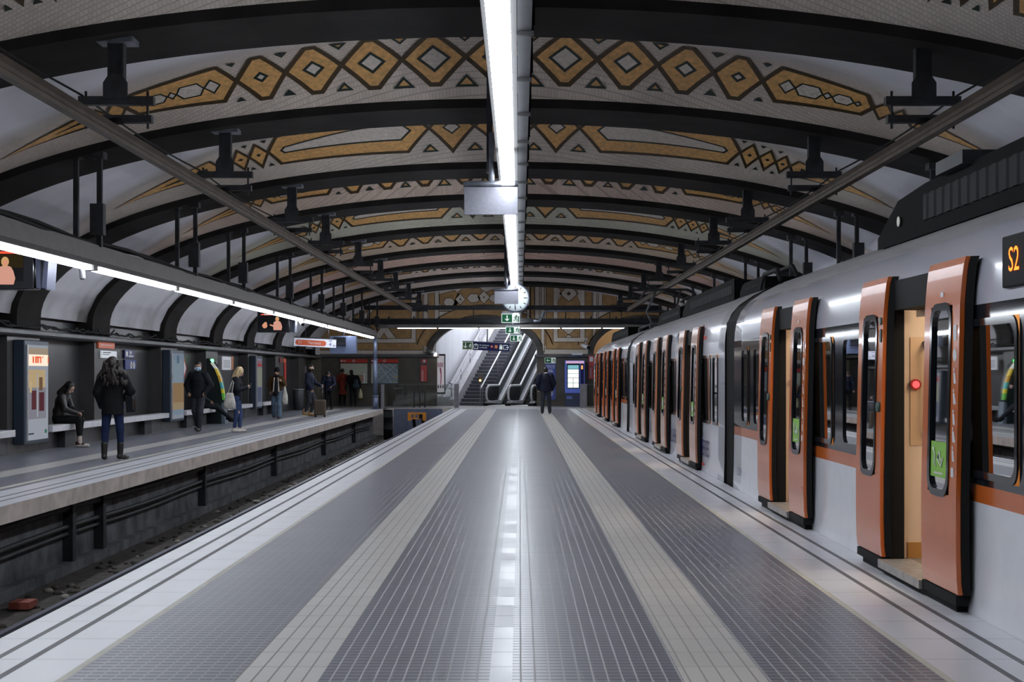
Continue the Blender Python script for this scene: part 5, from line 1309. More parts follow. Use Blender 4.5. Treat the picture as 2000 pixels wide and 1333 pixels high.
# glass barriers at the ends of the pits
def barrier(label, x0, x1, Y, posts, big, y0=752):
    t = thing('glass_barrier', label, 'barrier', ((at(x0, 0, Y)[0] + at(x1, 0, Y)[0]) / 2, Y, 0))
    xa, xb = at(x0, 0, Y)[0], at(x1, 0, Y)[0]
    n = len(posts) + 1; ed = [xa] + [at(p, 0, Y)[0] for p in posts] + [xb]
    for p, q in zip(ed[:-1], ed[1:]):
        b = MB(); b.box(p + .01, q - .01, Y - .006, Y + .006, .06, 1.02); b.build('glass_panel', ['glass'], t, True)
    b = MB(); b.box(xa, xb, Y - .008, Y + .008, 1.02, 1.032); b.build('top_edge', ['iron_grey'], t, True)
    for p in posts:
        X = at(p, 0, Y)[0]; b = MB(); b.box(X - .03, X + .03, Y - .03, Y + .03, 0, .72); b.build('post', ['iron'], t, True)
    for p0, p1 in big:
        u, v = at(p0, 0, Y)[0], at(p1, 0, Y)[0]; b = MB(); b.box(u, v, Y - .12, Y + .12, 0, 1.06); b.build('end_pillar', [K['pillar']], t, True)
    return t
K['pillar'] = mat('grey pillar', (.19, .18, .20), .5, var=.15)
barrier('glass barrier with dark posts behind the buffer stop', 751, 886, 66.2, (809, 820, 830), ((887, 896),))
barrier('glass barrier at the end of the left platform beside the pole', 738, 750, 63.9, (742,), ((744.5, 750),))
barrier('glass barrier between the vending machine and the front of the train', 1147, 1160, 66.2, (), ((1133, 1146),))

# ---------------------------------------------------------------- buffer stop, pit end, barrel
a = at(769, 798, 65.4); c = at(864, 850, 65.4)
b = MB(); b.box(a[0], c[0], 65.35, 65.45, -1.22, -.03)
for x in (796, 838): X = at(x, 0, 65.35)[0]; b.box(X - .03, X + .03, 65.3, 65.35, -1.2, -.03)
o = b.build('end_plate', [mat('blue grey steel plate', (.11, .125, .19), .45, var=.15)]); tag(o, 'blue grey steel plate closing the end of the left track', 'steel plate')
Y = 63.2; a = at(796.5, 806.5, Y); c = at(832, 819.5, Y); K['buf'] = mat('orange buffer', (.55, .20, .01), .45, var=.15)
t = thing('buffer_stop', 'orange buffer stop beam on dark legs at the end of the left track', 'buffer stop', ((a[0] + c[0]) / 2, Y, -1.22))
b = MB(); W = c[0] - a[0]; b.box(a[0], c[0], Y, Y + .2, a[2] - .07, a[2]); b.box(a[0], c[0], Y, Y + .2, c[2], c[2] + .05)
for s_ in (0, .82): b.box(a[0] + W * s_, a[0] + W * (s_ + .18), Y - .04, Y + .2, c[2] - .06, a[2] - .02)
b.box(a[0] + W * .32, a[0] + W * .40, Y + .02, Y + .2, c[2], a[2]); b.box(a[0] + W * .55, a[0] + W * .62, Y + .02, Y + .2, c[2], a[2]); b.build('beam', ['buf'], t, True)
b = MB(); b.box(a[0] + W * .62, a[0] + W * .80, Y - .02, Y + .1, c[2] + .02, a[2] - .07); b.build('dark_pad', ['black'], t, True)
for s_ in (.32, .82): b = MB(); b.prism([(Y - .02, c[2]), (Y + .16, c[2]), (Y + 1.5, -1.2), (Y + 1.2, -1.2)], 'x', a[0] + W * s_ - .06, a[0] + W * s_ + .06); b.build('leg', ['iron'], t, True)
p = at(759.5, 0, 61.5)
t = thing('drum', 'black steel drum standing in the pit at the end of the left platform', 'drum', (-5.45, 61.5, -1.22))
b = MB(); b.tube([(0, 0, 0), (0, 0, .4), (0, 0, .41), (0, 0, .44), (0, 0, .45), (0, 0, .9), (0, 0, .91), (0, 0, .94), (0, 0, .95), (0, 0, 1.2)], [.19, .19, .205, .205, .19, .19, .205, .205, .19, .19], 18); b.build('body', ['rubber'], t)
b = MB(); b.cyl((0, 0, 1.2), (0, 0, 1.24), .2, 18); b.build('lid', ['gloss_black'], t)
# pit wall pipes and brackets
for z, r_, lab in ((-.62, .035, 'upper of two dark pipes along the pit wall under the left platform'), (-.72, .03, 'lower of two dark pipes along the pit wall under the left platform'), (-.36, .05, 'dark cable duct along the pit wall just below the left platform edge')):
    b = MB(); b.tube([(-6.22, y, z + .02 * math.sin(y * .7)) for y in np.arange(2, 63, 1.5)], r_, 7); o = b.build('wall_pipe', ['iron']); tag(o, lab, 'pipe')
for k, y in enumerate((17.3, 20.4, 21.9, 29.0, 37.5, 47.0, 55.5)):
    b = MB(); b.box(-6.28, -6.14, y, y + .16, -1.08, -.2); o = b.build('wall_bracket', ['iron']); tag(o, 'dark upright bracket on the pit wall under the left platform, %s from the camera' % ORD[k], 'bracket', 'upright brackets on the pit wall')
random.seed(11)
db = MB()
for k in range(260):
    y = random.uniform(8, 60); x = random.uniform(-6.0, -5.3); s_ = random.uniform(.02, .07); db.ell((x, y, -1.21), (s_, s_, s_ * .6), 6, 4, random.choice((0, 0, 0, 1, 2)))
o = db.build('litter', ['bed', mat('pale rubbish', (.25, .23, .2), .8), mat('stone grey', (.07, .065, .06), .9)]); tag(o, 'stones and rubbish strewn along the left track bed', 'litter', kind='stuff')
b = MB(); b.box(-5.85, -5.62, 17.0, 17.3, -1.2, -1.12); o = b.build('brick', [mat('brick red', (.22, .05, .03), .7)]); tag(o, 'red brick lying on the left track bed', 'brick')

# ---------------------------------------------------------------- left platform furniture
K['recess_dark'] = mat('dark bench base', (.018, .018, .02), .6)
BN = [(14.0, 26.9, 'left of the lit advertising box'), (29.05, 38.7, 'where the woman with long hair sits'), (40.75, 44.6, 'where the person with outstretched legs sits'), (46.6, 50.8, 'behind the woman with the tote bag'), (53.1, 57.0, 'behind the person in the brown coat')]
for y0, y1, lab in BN:
    t = thing('bench', 'pale stone bench along the left wall ' + lab, 'bench', (-9.4, (y0 + y1) / 2, 0), group='stone benches along the left wall')
    b = MB(); b.box(-9.42, -9.13, y0, y1, .36, .485); b.build('seat_slab', ['bench'], t, True, bevel=.012)
    n = max(2, int((y1 - y0) / 2.6))
    for k in range(n):
        y = y0 + (y1 - y0) * (k + .5) / n; b = MB(); b.box(-9.42, -9.28, y - .35, y + .35, 0, .36); b.build('support_block', ['recess_dark'], t, True)
# advertising light boxes on the piers
K['ad_frame'] = mat('blue grey frame', (.035, .05, .075), .4, metal=.3)
def ad(y0, y1, z0, z1, label, layers, strokes=()):
    t = thing('advertising_lightbox', label, 'light box', (-9.3, (y0 + y1) / 2, z0))
    b = MB(); b.box(-9.42, -9.20, y0 - .12, y1 + .06, z0 - .07, z1 + .09); b.build('case', ['ad_frame'], t, True, bevel=.02)
    H = z1 - z0; L = y1 - y0
    b = MB(); ms = []
    for k, (f0, f1, g0, g1, col, es) in enumerate(layers):
        b.quad((-9.195 + k * .0006, y0 + L * g0, z0 + H * f0), (-9.195 + k * .0006, y0 + L * g1, z0 + H * f0), (-9.195 + k * .0006, y0 + L * g1, z0 + H * f1), (-9.195 + k * .0006, y0 + L * g0, z0 + H * f1), k); ms.append(emis('poster tone', col, es))
    b.build('backlit_poster', ms, t, True)
    if strokes:
        b = MB()
        for (f0, f1, g0, g1) in strokes: b.box(-9.19, -9.183, y0 + L * g0, y0 + L * g1, z0 + H * f0, z0 + H * f1)
        b.build('red_letters', [emis('poster red letters', (.9, .12, .04), .9)], t, True)
    b = MB(); b.box(-9.20, -9.17, y0 - .06, y0 - .0, z0, z1); b.build('edge_strip', ['alu'], t, True)
    return t
ad(27.72, 28.95, .25, 2.05, 'lit advertising box with red letters over a pale poster, left of the seated woman',
   [(0, 1, 0, 1, (.50, .54, .62), .55), (.88, .97, 0, 1, (.62, .50, .38), .5), (.78, .90, 0, 1, (1, .84, .66), 1.0), (.50, .74, .05, .85, (.70, .52, .30), .6), (.22, .55, .05, .9, (.38, .38, .45), .5), (.32, .52, .2, .42, (.24, .08, .10), .35), (.3, .5, .55, .8, (.22, .07, .09), .35), (.52, .66, .55, .72, (.35, .2, .12), .4), (.24, .7, .45, .5, (.6, .62, .68), .55), (.06, .075, .05, .3, (.1, .12, .2), .3), (.06, .1, .82, .92, (.1, .35, .2), .35), (.50, .62, .1, .2, (.75, .6, .35), .6)],
   [(.80, .885, 0, .04), (.81, .88, .24, .29), (.81, .88, .36, .41), (.81, .88, .44, .47), (.81, .88, .50, .53), (.865, .88, .36, .64), (.81, .88, .60, .64), (.865, .88, .7, .73), (.81, .88, .97, 1)])
ad(39.25, 40.65, .30, 2.05, 'advertising box with a blue and sand coloured poster beside the man in the face mask',
   [(0, 1, 0, 1, (.36, .46, .60), .42), (.55, .9, .1, .9, (.40, .52, .62), .42), (.14, .55, 0, 1, (.50, .33, .18), .42), (.14, .25, 0, 1, (.58, .45, .28), .42), (0, .06, 0, 1, (.46, .52, .62), .42), (.85, .97, .4, .6, (.2, .3, .42), .4)])
ad(51.9, 53.0, .35, 2.05, 'narrow advertising box with a red strip at the top beside the brown coat',
   [(0, 1, 0, 1, (.33, .38, .48), .4), (.82, .95, 0, 1, (.45, .25, .30), .4), (.84, .88, .1, .9, (.55, .08, .08), .45), (.42, .80, 0, 1, (.42, .44, .36), .4), (.1, .4, .1, .9, (.20, .22, .34), .35)])
# signs on the left wall
def wplate(name, label, cat, x0, y0, x1, y1, X, cols, glow=0.0):
    """flat plate on the left wall at lateral position X, outlined by photo pixels"""
    Ya = -X * FPX / (1015 - x0); Yb = -X * FPX / (1015 - x1); Ym = (Ya + Yb) / 2
    z1 = HZ + (731 - y0) * Ym / FPX; z0 = HZ + (731 - y1) * Ym / FPX
    t = thing(name, label, cat, (X, Ym, z0))
    b = MB(); b.box(X - .03, X, Ya, Yb, z0, z1); b.build('plate', [cols[0]], t, True)
    return t, Ya, Yb, z0, z1
def wrects(t, nm, X, Ya, Yb, z0, z1, m, L):
    b = MB()
    for g0, g1, f0, f1 in L: b.box(X, X + .004, Ya + (Yb - Ya) * g0, Ya + (Yb - Ya) * g1, z0 + (z1 - z0) * f0, z0 + (z1 - z0) * f1)
    b.build(nm, [m], t, True)
X = -9.38
t, *q = wplate('wall_sign', 'orange red sign at the top of the pier above the standing woman', 'sign', 193, 668, 224, 681, X, ['orange_sign']); wrects(t, 'text_lines', X, *q, 'cream_line', [(.1, .9, .42, .52)])
t, *q = wplate('wall_screen', 'small white lit sign just above the head of the standing woman', 'sign', 198, 686, 228, 700, X, [mat('lit white plate', (.5, .52, .55), .4, emit=(.8, .85, .9), es=.3)]); wrects(t, 'text_lines', X, *q, 'black', [(.1, .6, .7, .8), (.1, .5, .45, .52)]); 
t, *q = wplate('wall_notice', 'upper of two blue notices on the wall right of the standing woman', 'notice', 244, 684, 262, 700, -9.7, [mat('notice navy', (.025, .035, .16), .4)]); wrects(t, 'white_print', -9.7, *q, 'pict', [(.1, .3, .2, .8), (.4, .9, .15, .35), (.5, .7, .5, .85)])
t, *q = wplate('wall_notice', 'lower of two blue notices on the wall right of the standing woman', 'notice', 245, 703, 266, 722, -9.7, [K['navy_n']] if 'navy_n' in K else [mat('notice navy b', (.03, .045, .2), .4)]); wrects(t, 'white_print', -9.7, *q, 'pict', [(.45, .6, .1, .8), (.7, .85, .1, .8), (.4, .9, .4, .5)])
# red and white rhombus symbol
Ym = 9.68 * FPX / (1015 - 360); z = HZ + (731 - 720) * Ym / FPX
t = thing('rhombus_sign', 'red and white rhombus transit symbol left of the man in the blue mask', 'sign', (-9.68, Ym, z - .3)); h = .30
b = MB(); b.prism([(Ym - h, z), (Ym, z - h), (Ym + h, z), (Ym, z + h)], 'x', -9.72, -9.68); b.build('red_plate', ['red'], t, True)
b = MB(); b.prism([(Ym - h * .62, z), (Ym, z - h * .62), (Ym + h * .62, z), (Ym, z + h * .62)], 'x', -9.68, -9.676); b.box(-9.679, -9.674, Ym - h * .5, Ym + h * .5, z - .05, z + .05); b.build('white_field', ['white'], t, True)
# validator kiosk with green lamp
Ym = 44.9
t = thing('ticket_machine', 'dark sail shaped ticket machine with a green lamp and a coloured edge', 'machine', (-9.2, Ym, 0))
b = MB(); b.prism([(-9.415, 0), (-9.415, 1.95), (-9.36, 1.97), (-9.15, 1.7), (-9.02, 1.35), (-8.94, .95), (-8.92, .7), (-8.98, .62), (-8.98, 0)], 'y', Ym - .25, Ym + .25, 0); b.build('body', [mat('machine green black', (.012, .02, .02), .3)], t, True, bevel=.01)
b = MB(); cols = [(.75, .75, .7), (.6, .45, .05), (.45, .25, .02), (.05, .3, .28), (.5, .42, .02), (.1, .35, .05)]; ms = [mat('machine stripe', c_, .4, emit=c_, es=.25) for c_ in cols]
pr = [(-9.28, 1.84), (-9.15, 1.66), (-9.06, 1.45), (-9.0, 1.25), (-8.955, 1.05), (-8.935, .92), (-8.91, .72)]
for k, (p, q) in enumerate(zip(pr[:-1], pr[1:])): b.quad((p[0] + .035, Ym - .256, p[1]), (p[0] + .035, Ym - .06, p[1]), (q[0] + .035, Ym - .06, q[1]), (q[0] + .035, Ym - .256, q[1]), k); b.quad((p[0] - .03, Ym - .256, p[1]), (p[0] + .035, Ym - .256, p[1]), (q[0] + .035, Ym - .256, q[1]), (q[0] - .03, Ym - .256, q[1]), k)
b.build('coloured_edge', ms, t, True)
b = MB(); b.ell((-9.26, Ym - .2, 1.90), .06, 10, 6); b.build('green_lamp', [emis('green lamp', (.15, 1, .25), 4)], t, True)
b = MB(); b.prism([(-9.0, .6), (-8.9, .66), (-8.86, 0), (-8.98, 0)], 'y', Ym - .24, Ym + .24); b.build('grey_front', [mat('grey blue front', (.14, .18, .22), .4)], t, True)
t, *q = wplate('wall_notice', 'white paper notice above the ticket machine', 'notice', 434, 697, 451.5, 723, X, ['white']); wrects(t, 'text_lines', X, *q, 'iron_grey', [(.15, .85, f, f + .04) for f in (.2, .32, .44, .56, .68)])
t, *q = wplate('wall_sign', 'orange upright strip right of the white paper notice', 'sign', 452, 697, 456, 722, X, [mat('orange strip', (.45, .15, .03), .4)])
t, *q = wplate('wall_sign', 'red upright strip on the pier right of the person in the brown coat', 'sign', 556, 706, 559, 745, X, ['red'])
t, *q = wplate('wall_sign', 'small dark red picture sign high on the pier right of the brown coat', 'sign', 547, 700, 559, 709, X, [mat('dark red plate', (.16, .03, .03), .5)]); wrects(t, 'orange_mark', X, *q, 'orange_sign', [(.6, .95, .1, .9)])
t, *q = wplate('wall_sign', 'pale round-cornered poster behind the shoulder of the man with the suitcase', 'sign', 592, 716, 598, 737, -9.6, [mat('pale poster', (.38, .35, .36), .5)]); wrects(t, 'red_edge', -9.6, *q, 'red', [(0, .3, .2, .9)])
t, *q = wplate('wall_sign', 'white signal board with an orange mark standing above the ledge under the line sign', 'sign', 617, 673, 637, 694, -9.35, ['white']); wrects(t, 'orange_mark', -9.35, *q, 'orange_sign', [(.5, .65, .25, .85)])
# litter bin and dangling cables on the ledge
p = at(577, 800, 62.0)
t = thing('litter_bin', 'grey litter bin with a bright ring by the left wall, near the brown coat', 'bin', (-9.18, 61.6, 0))
b = MB(); b.tube([(0, 0, 0), (0, 0, .8), (0, 0, .85)], [.2, .22, .2], 16); b.build('body', [mat('bin grey', (.06, .065, .075), .4)], t)
b = MB(); b.tube([(.24 * math.cos(a), .24 * math.sin(a), .86) for a in np.linspace(0, 2 * math.pi, 17)[:-1]], .02, 6, closed=True); b.build('ring', ['alu'], t)
random.seed(21)
for k in range(5):
    b = MB(); ya = 14 + k * 10; pts = []
    y = ya
    while y < ya + 10: pts.append((-9.27 + random.uniform(-.03, .03), y, 2.38 + abs(random.gauss(0, .06)))); y += .22
    b.tube(pts, .022, 5)
    pts = [(p_[0] + .02, p_[1] + .1, 2.37 + abs(random.gauss(0, .03))) for p_ in pts]; b.tube(pts, .02, 5)
    o = b.build('cable_bundle', ['rubber']); tag(o, 'tangled dark cables lying on the left ledge, %s bundle from the camera' % ORD[k], 'cables', 'cable bundles on the left ledge')
# ---------------------------------------------------------------- people (one continuous body each, clothes follow it)
def sdf_field(prims, res, k=0.03, pad=0.06):
    lo = np.array([1e9] * 3); hi = -lo
    for p in prims:
        if p[0] == 'c': _, a, b, ra, rb, fl = p; a = np.array(a); b = np.array(b); m = max(ra, rb); lo = np.minimum(lo, np.minimum(a, b) - m); hi = np.maximum(hi, np.maximum(a, b) + m)
        else: c = np.array(p[1]); r = np.array(p[2]); lo = np.minimum(lo, c - r.max()); hi = np.maximum(hi, c + r.max())
    lo -= pad; hi += pad
    n = np.ceil((hi - lo) / res).astype(int) + 1
    F = np.full(n, 0.3, np.float32)
    for p in prims:
        if p[0] == 'c':
            _, a, b, ra, rb, fl = p; a = np.array(a, float); b = np.array(b, float); m = max(ra, rb) + k + 0.03
            l = np.minimum(a, b) - m; h = np.maximum(a, b) + m
        else:
            c = np.array(p[1], float); r = np.array(p[2], float); m = k + 0.03; l = c - r.max() - m; h = c + r.max() + m
        i0 = np.clip(((l - lo) / res).astype(int), 0, n - 1); i1 = np.clip(((h - lo) / res).astype(int) + 2, 1, n)
        X, Y, Z = [(lo[q] + res * np.arange(i0[q], i1[q])).astype(np.float32) for q in range(3)]
        X = X[:, None, None]; Y = Y[None, :, None]; Z = Z[None, None, :]
        if p[0] == 'c':
            d = b - a; L2 = max(1e-9, float(d @ d))
            t = np.clip(((X - a[0]) * d[0] + (Y - a[1]) * d[1] + (Z - a[2]) * d[2]) / L2, 0, 1)
            qx = X - (a[0] + t * d[0]); qy = (Y - (a[1] + t * d[1])) / fl; qz = Z - (a[2] + t * d[2])
            D = (np.sqrt(qx * qx + qy * qy + qz * qz) - (ra + (rb - ra) * t)) * min(1.0, (1 + fl) / 2)
        else:
            x = (X - c[0]) / r[0]; y = (Y - c[1]) / r[1]; z = (Z - c[2]) / r[2]
            k0 = np.sqrt(x * x + y * y + z * z); k1 = np.sqrt((x / r[0]) ** 2 + (y / r[1]) ** 2 + (z / r[2]) ** 2) + 1e-6
            D = k0 * (k0 - 1) / k1
        s = tuple(slice(i0[q], i1[q]) for q in range(3))
        kk = p[-1] if p[0] == 'e' and len(p) > 3 else k
        G = F[s]; h_ = np.clip(0.5 + 0.5 * (G - D) / kk, 0, 1)
        F[s] = G * (1 - h_) + D * h_ - kk * h_ * (1 - h_)
    return F, lo
def surface_net(F, lo, res):
    ins = F < 0
    n = F.shape
    c = np.zeros((n[0] - 1, n[1] - 1, n[2] - 1), int)
    for dx in (0, 1):
        for dy in (0, 1):
            for dz in (0, 1): c += ins[dx:n[0] - 1 + dx, dy:n[1] - 1 + dy, dz:n[2] - 1 + dz]
    act = (c > 0) & (c < 8)
    idx = np.full(act.shape, -1, int); A = np.argwhere(act); idx[act] = np.arange(len(A))
    acc = np.zeros((len(A), 3)); cnt = np.zeros(len(A))
    corner = [(dx, dy, dz) for dx in (0, 1) for dy in (0, 1) for dz in (0, 1)]
    for i, p in enumerate(corner):
        for j, q in enumerate(corner):
            if j <= i or sum(abs(a - b) for a, b in zip(p, q)) != 1: continue
            fa = F[A[:, 0] + p[0], A[:, 1] + p[1], A[:, 2] + p[2]]; fb = F[A[:, 0] + q[0], A[:, 1] + q[1], A[:, 2] + q[2]]
            x = (fa < 0) != (fb < 0)
            t = np.where(x, fa / np.where(np.abs(fa - fb) < 1e-9, 1e-9, fa - fb), 0)
            P = np.array(p)[None] + t[:, None] * (np.array(q) - np.array(p))[None]
            acc[x] += P[x]; cnt[x] += 1
    V_ = (A + acc / np.maximum(cnt, 1)[:, None]) * res + lo
    faces = []
    for ax in range(3):
        o1, o2 = (ax + 1) % 3, (ax + 2) % 3
        s0 = [slice(None)] * 3; s1 = [slice(None)] * 3; s0[ax] = slice(0, n[ax] - 1); s1[ax] = slice(1, n[ax])
        a = ins[tuple(s0)]; b = ins[tuple(s1)]; E = np.argwhere(a != b)
        E = E[(E[:, o1] > 0) & (E[:, o2] > 0) & (E[:, o1] < n[o1] - 1) & (E[:, o2] < n[o2] - 1)]
        fl = a[tuple(E.T)]
        qs = []
        for d1, d2 in ((1, 1), (0, 1), (0, 0), (1, 0)):
            Q = E.copy(); Q[:, o1] -= d1; Q[:, o2] -= d2; qs.append(idx[tuple(Q.T)])
        q = np.stack(qs, 1); q[~fl] = q[~fl][:, ::-1]; faces.append(q)
    return V_, np.concatenate(faces)
def sdf_mesh(name, prims, res, m, parent, k=0.03, cut=None, dent=None):
    F, lo = sdf_field(prims, res, k)
    if cut is not None:      # keep only what is above / below a plane: (normal, offset)
        ax = [lo[q] + res * np.arange(F.shape[q]) for q in range(3)]
        for (nx, ny, nz, d) in cut:
            G = nx * ax[0][:, None, None] + ny * ax[1][None, :, None] + nz * ax[2][None, None, :] - d
            F = np.maximum(F, G.astype(np.float32))
    V_, Q = surface_net(F, lo, res)
    me = bpy.data.meshes.new(name)
    me.vertices.add(len(V_)); me.vertices.foreach_set('co', V_.astype(np.float32).ravel())
    me.loops.add(len(Q) * 4); me.loops.foreach_set('vertex_index', Q.astype(np.int32).ravel())
    me.polygons.add(len(Q)); me.polygons.foreach_set('loop_start', np.arange(0, len(Q) * 4, 4, dtype=np.int32))
    try: me.polygons.foreach_set('loop_total', np.full(len(Q), 4, np.int32))
    except Exception: pass
    me.polygons.foreach_set('use_smooth', np.ones(len(Q), bool))
    me.update(calc_edges=True); me.validate()
    me.materials.append(K[m] if isinstance(m, str) else m)
    o = bpy.data.objects.new(name, me); COL.objects.link(o); o.parent = parent
    return o
def vv(*a): return np.array(a, float)
BASE = dict(pel=(0, 0, .95), wa=(0, .0, 1.10), ch=(0, .0, 1.30), nk=(0, -.015, 1.47), hd=(0, .02, 1.615),
            shL=(-.175, -.01, 1.41), shR=(.175, -.01, 1.41), elL=(-.235, -.03, 1.14), elR=(.235, -.03, 1.14), wrL=(-.245, .03, .90), wrR=(.245, .03, .90),
            hiL=(-.085, 0, .92), hiR=(.085, 0, .92), knL=(-.095, .01, .50), knR=(.095, .01, .50), anL=(-.10, -.03, .09), anR=(.10, -.03, .09))
def hand_prims(wr, d, side, curl, s):
    """palm and five separate fingers; d = direction of the forearm, side = towards the thumb"""
    d = d / np.linalg.norm(d); side = side - d * (side @ d); side = side / np.linalg.norm(side); nrm = np.cross(d, side)
    P = []
    kn = wr + d * .075 * s
    for q in (-.026, -.009, .009, .026): P.append(('c', wr + d * .012 * s + side * q * .6 * s, kn + side * q * s, .016 * s, .0145 * s, 1.0))
    lens = (.056, .072, .078, .068)
    for q, L in zip((-.031, -.0105, .0105, .031), lens):
        a = kn + side * q * s; d1 = d * math.cos(curl * .6) + nrm * math.sin(curl * .6); b = a + d1 * L * .5 * s
        d2 = d * math.cos(curl * 1.5) + nrm * math.sin(curl * 1.5); c = b + d2 * L * .5 * s
        P += [('c', a, b, .0095 * s, .009 * s, 1.0), ('c', b, c, .009 * s, .008 * s, 1.0)]
    a = wr + d * .025 * s + side * .024 * s; b = a + (d * .75 + side * .65 + nrm * .2 * math.sin(curl)) * .036 * s; c = b + (d * .95 + side * .1 + nrm * .5 * math.sin(curl)) * .03 * s
    P += [('c', a, b, .0125 * s, .0105 * s, 1.0), ('c', b, c, .0105 * s, .009 * s, 1.0)]
    return P
def person(label, X, Y, Z, H, heading, pose=None, jacket=None, legs=None, shoes=None, skin='skin', hair=None, hem=.80, look=(0, 0, 0), bulk=1.0, hands=(0.5, 0.5), flare=0.0, group=None, sleeve=True, hood=False, legw=1.0, shoe_len=1.0, cuff=.12, boot=0.0):
    """heading: 0 faces away from the camera (+Y), 180 faces it; angles turn left (counter-clockwise seen from above)"""
    s = H / 1.75
    J = {k: vv(*v) for k, v in BASE.items()}
    for k, v in (pose or {}).items(): J[k] = vv(*v)
    J = {k: v * s for k, v in J.items()}
    t = thing('person', label, 'person', (X, Y, Z), R(heading), group)
    B = []; fl = .66
    def c(a, b, ra, rb, f=1.0): B.append(('c', J[a] if isinstance(a, str) else a, J[b] if isinstance(b, str) else b, ra * s, rb * s, f))
    c('pel', 'wa', .125, .115, fl); c('wa', 'ch', .115, .135, fl); c('ch', (J['shL'] + J['shR']) / 2, .13, .10, fl)
    c('shL', 'shR', .062, .062, .9); c('hiL', 'hiR', .095, .095, .9)
    c((J['shL'] + J['shR']) / 2, J['nk'] + (J['hd'] - J['nk']) * .45, .058, .050)
    for q in 'LR':
        c('sh' + q, 'el' + q, .052, .040); c('el' + q, 'wr' + q, .040, .026)
        c('hi' + q, 'kn' + q, .085, .055); c('kn' + q, 'an' + q, .054, .036)
    hd = J['hd']; up = hd - J['nk']; up = up / np.linalg.norm(up)
    # head frame: yaw and nod
    ya, pi_ = R(look[0]), R(look[1])
    fw = vv(-math.sin(ya) * math.cos(pi_), math.cos(ya) * math.cos(pi_), math.sin(pi_))
    rt = np.cross(fw, vv(0, 0, 1)); rt = rt / np.linalg.norm(rt); hu = np.cross(rt, fw)
    def hp(x, y, z): return hd + (rt * x + fw * y + hu * z) * s
    B.append(('c', hp(0, -.015, .035), hp(0, -.005, .03), .085 * s, .085 * s, 1.0)); B.append(('c', hp(0, .012, .03), hp(0, .028, -.055), .074 * s, .052 * s, 1.0))
    B.append(('c', hp(0, .088, .018), hp(0, .106, -.022), .010 * s, .014 * s, 1.0)); B.append(('c', hp(-.034, .074, .03), hp(.034, .074, .03), .012 * s, .012 * s, 1.0)); B.append(('c', hp(-.016, .083, -.055), hp(.016, .083, -.055), .010 * s, .010 * s, 1.0))
    for q in (-1, 1): B.append(('c', hp(q * .078, -.005, .02), hp(q * .080, -.008, -.02), .013 * s, .009 * s, 1.0))
    Hd = []
    for q, cu, sg in (('L', hands[0], 1), ('R', hands[1], -1)):
        d = J['wr' + q] - J['el' + q]
        side = vv(0, 1, 0) if abs(d[1]) < .8 * np.linalg.norm(d) else vv(-sg * .3, 0, 1)
        if 'hd' + q in (pose or {}): d = vv(*pose['hd' + q])
        Hd += hand_prims(J['wr' + q], d, side, cu * (-sg if side[1] else sg), s)
    feet = []
    for q in 'LR':
        a = J['an' + q]; k_ = J['kn' + q]; f = vv(0, 1, 0)
        if 'ft' + q in (pose or {}): f = vv(*pose['ft' + q]); f = f / np.linalg.norm(f)
        heel = a + vv(0, 0, -.045) * s - f * .045 * s; toe = a + vv(0, 0, -.055) * s + f * .165 * s
        B.append(('c', heel, toe, .032 * s, .026 * s, 1.0)); feet.append((a, f, q))
    F1 = B + Hd
    sdf_mesh('body', F1, .0115, skin, t, k=.012)
    for q in (-1, 1):
        b = MB(); p = hp(q * .031, .083, .016); b.ell(p, (.010 * s,) * 3, 8, 6); b.build('eye', ['black'], t)
    # trousers
    L = []
    for q in 'LR':
        L += [('c', J['hi' + q], J['kn' + q], .098 * s * legw, .070 * s * legw, 1.0), ('c', J['kn' + q], J['an' + q] + (J['kn' + q] - J['an' + q]) * cuff, .070 * s * legw, .054 * s * legw * (1 + flare), 1.0)]
    L += [('c', J['hiL'], J['hiR'], .105 * s, .105 * s, .9), ('c', J['pel'], J['wa'], .135 * s, .125 * s, .74)]
    sdf_mesh('trousers', L, .0135, legs, t, k=.022)
    # jacket
    if jacket:
        bk = bulk; G = []
        lowp = J['pel'] + (J['pel'] - J['wa']) / np.linalg.norm(J['pel'] - J['wa']) * max(0, (.95 - hem)) * s
        G += [('c', J['ch'], J['pel'], .158 * s * bk, .155 * s * bk, .74), ('c', J['pel'], lowp, .155 * s * bk, .165 * s * bk, .80), ('c', J['ch'], (J['shL'] + J['shR']) / 2, .155 * s * bk, .11 * s, .78)]
        G += [('c', J['shL'], J['shR'], .082 * s, .082 * s, .95), ('c', (J['shL'] + J['shR']) / 2, J['nk'] + (J['hd'] - J['nk']) * .12, .085 * s, .075 * s, 1.0)]
        for q in 'LR':
            G += [('c', J['sh' + q], J['el' + q], .080 * s * bk, .066 * s * bk, 1.0), ('c', J['el' + q], J['wr' + q], .066 * s * bk, .046 * s * bk, 1.0)]
        if hood: G += [('c', J['nk'] + vv(-.07, -.075, -.02) * s, J['nk'] + vv(.07, -.075, -.02) * s, .06 * s, .06 * s, 1.0)]
        ax = J['pel'] - J['ch']; ax = ax / np.linalg.norm(ax)
        cuts = [(0, 0, -1, -(hem * s))] if hem < 1.05 and ax[2] < -.5 else None
        sdf_mesh('jacket', G, .0135, jacket, t, k=.028, cut=cuts)
